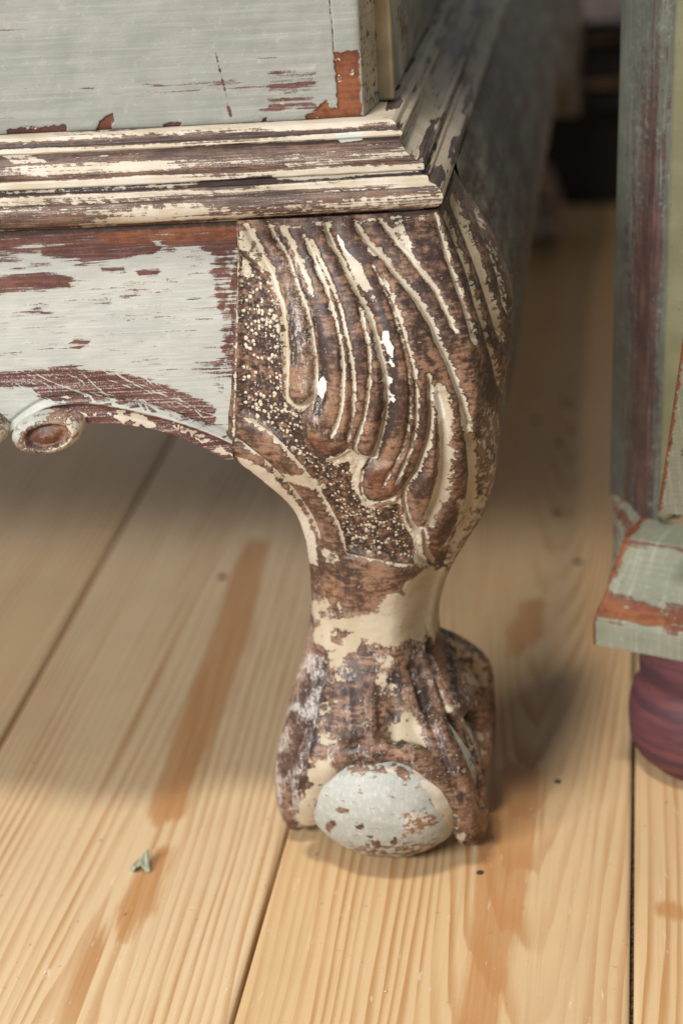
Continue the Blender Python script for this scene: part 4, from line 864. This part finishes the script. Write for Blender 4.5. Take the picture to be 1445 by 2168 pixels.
# leaning door leaf at the right
dl = on(1, .000, 1388, 1088)
def leaf_board():
    inv = Matrix.Translation(cab.location) @ Matrix.Rotation(math.radians(-24), 4, 'Z'); inv = inv.inverted()
    pts = [(1388, 1088, .052), (1450, 660, .020), (1640, 600, .020), (1640, 1110, .052)]
    W = [inv @ Vector(on(1, Y, x, y)) for x, y, Y in pts]
    bm = bmesh.new(); f = [bm.verts.new(v) for v in W]; g = [bm.verts.new(v + Vector((.001, .013, 0))) for v in W]
    bm.faces.new(f); bm.faces.new(g[::-1])
    for i in range(4): bm.faces.new((f[(i + 1) % 4], f[i], g[i], g[(i + 1) % 4]))
    bmesh.ops.recalc_face_normals(bm, faces=bm.faces)
    bmesh.ops.bevel(bm, geom=bm.edges[:], offset=.001, segments=2, affect='EDGES')
    bmesh.ops.subdivide_edges(bm, edges=[e for e in bm.edges if e.calc_length() > .012], cuts=24, use_grid_fill=True)
    def fn(V, a, b):
        P = proj(np.array([list(inv.inverted() @ Vector(v)) for v in V])); d, _, _ = seg_dist(P, [(1388, 1095), (1450, 660)])
        k = sstep(13, 3, d + 12 * (fbm(np.column_stack([P * .05, 0 * d]), 3) - .5)); a[:, 1] -= k * .95; b[:, 2] += k * .8
        k = np.exp(-((P[:, 1] - 945 - .3 * (P[:, 0] - 1425)) / 5) ** 2) * (P[:, 0] > 1412); a[:, 1] -= k; a[:, 2] += k * .8
        return a, b
    return bm_obj('door', bm, M_CAB, cab, (.1, .97, 0), fn=fn)
leaf_board()
bm = bmesh.new(); bmesh.ops.create_uvsphere(bm, u_segments=24, v_segments=14, radius=.0042)
pg = bm_obj('peg', bm, M_CAB, cab, (.9, .3, .0), smooth=True, fn=lambda V, a, b: (np.column_stack([np.where(V[:, 2] > .001, 0, .9), a[:, 1], np.where(V[:, 2] > .001, .9, 0)]), b)); pg.location = (CNR + .0115, .0515, ZT + .0045)
def lathe(name, pr, mat, parent, loc, n=64):
    pr = smooth_line(pr, 4); th = np.linspace(0, 2 * math.pi, n, endpoint=False)
    V = np.stack([np.outer(np.cos(th), pr[:, 0]), np.outer(np.sin(th), pr[:, 0]), np.repeat(pr[None, :, 1], n, 0)], -1).reshape(-1, 3)
    nc = np.column_stack([np.arctan2(V[:, 1], V[:, 0]) * .006, np.hypot(V[:, 0], V[:, 1]) * 1.5, V[:, 2] * 1.5]); o = mesh_obj(name, V, grid_faces(n, len(pr), True), mat, parent, nc=nc); o.location = loc; return o
H = CABZ
lathe('bun_foot', [(.0, .0006), (.022, .0006), (.027, .002), (.0305, .006), (.0345, .009), (.0375, .015), (.0385, H * .36), (.0375, H * .5), (.0345, H * .60), (.0328, H * .64), (.0335, H * .68), (.0335, H * .8), (.032, H * .92), (.029, H - .0008), (0, H - .0008)], M_BUN, cab, (.038, .046, 0))

# ------------------------------------------------------------------ dark low stand far behind
YB = 1.14
stand = tag(empty('low_stand', (.16, YB, 0)), 'black low wooden stand with brown rails and pale board on top, far behind', 'stand')
def sbox(name, x0, x1, y0, y1, py0, py1, mat):
    z0 = on(1, YB, 1240, py0)[2]; z1 = on(1, YB, 1240, py1)[2]
    bm = bmesh.new(); box_bm(bm, x0, x1, y0, y1, max(z0, .0006), z1, .001); return bm_obj(name, bm, mat, stand)
X0, X1 = -.28, .22
sbox('back_panel', X0, X1, .20, .22, 445, 60, M_DARK)
sbox('lower_drawer', X0 + .001, X1 - .001, .012, .06, 443, 236, M_DARK)
sbox('lower_rail', X0, X1, -.004, .03, 232, 198, M_DARK)
sbox('upper_rail', X0, X1, -.006, .03, 186, 170, M_BROWN)
sbox('upper_drawer', X0 + .001, X1 - .001, .008, .05, 168, 92, M_DARK)
sbox('top_rail', X0, X1, -.008, .03, 88, 74, M_BROWN)
sbox('top_board', X0, X1, -.012, .2, 72, 50, M_DARK)
sbox('pale_board', X0, X1, -.002, .05, 47, -160, M_PALE)
wall = tag(bm_obj('wall', (lambda b: (box_bm(b, -1.26, 1.4, 2.3, 2.4, -.02, 2.4, 0), b)[1])(bmesh.new()), M_WALL), kind='structure')

# ------------------------------------------------------------------ dry leaf on the boards
lp = on(2, 0, 296, 1848)
def dry_leaf():
    nu, nv = 26, 20; V = []; A = []
    for i in range(nu):
        u = i / (nu - 1); wd = .0052 * (1 - u) ** .7 * (1 - math.exp(-u * 30 - .6)) + .0002
        for j in range(nv):
            v = j / (nv - 1) * 2 - 1
            x = v * wd * (1.05 - .1 * v); y = .0105 * u + .0006 * math.sin(v * 3)
            z = .0006 + .0052 * u ** 1.2 * (.75 + .2 * v) + .0028 * (1 - v * v) * (1 - .6 * u) + .0004 * math.sin(9 * v + 6 * u)
            V.append((x, y, z))
    V = np.array(V); V[:, 2] -= V[:, 2].min() - .0004
    B = V.copy(); B[:, 2] -= .00025; n = len(V); F = grid_faces(nu, nv)
    o = mesh_obj('leaf', np.concatenate([V, B]), np.concatenate([F, F[:, ::-1] + n]), M_LEAF); o.location = (lp[0], lp[1], 0); o.rotation_euler = (0, 0, math.radians(-8)); return o
tag(dry_leaf(), 'small curled grey-green dry leaf lying alone on the pale pine floorboards', 'leaf')

# ------------------------------------------------------------------ specks of paint and grit on the boards
def grit():
    r = np.random.RandomState(8); V = []; F = []
    for _ in range(90):
        x, y, k = r.uniform(-.20, .20), r.uniform(-.17, .45), r.uniform(.0002, .0007); b = len(V); a0 = r.uniform(0, 6)
        for j in range(5):
            a = a0 + j * 1.257; q = k * r.uniform(.6, 1.3); V.append((x + q * math.cos(a), y + q * 1.4 * math.sin(a), .0005))
        V.append((x, y, .0005 + k * .6))
        for j in range(5): F.append((b + j, b + (j + 1) % 5, b + 5))
    return mesh_obj('grit', np.array(V), F, simple('paint_crumbs', (.62, .57, .48), .7, (.07, .05, .04), 90), smooth=False)
tag(grit(), 'fine pale and dark crumbs of paint scattered over the floorboards', 'grit', kind='stuff')
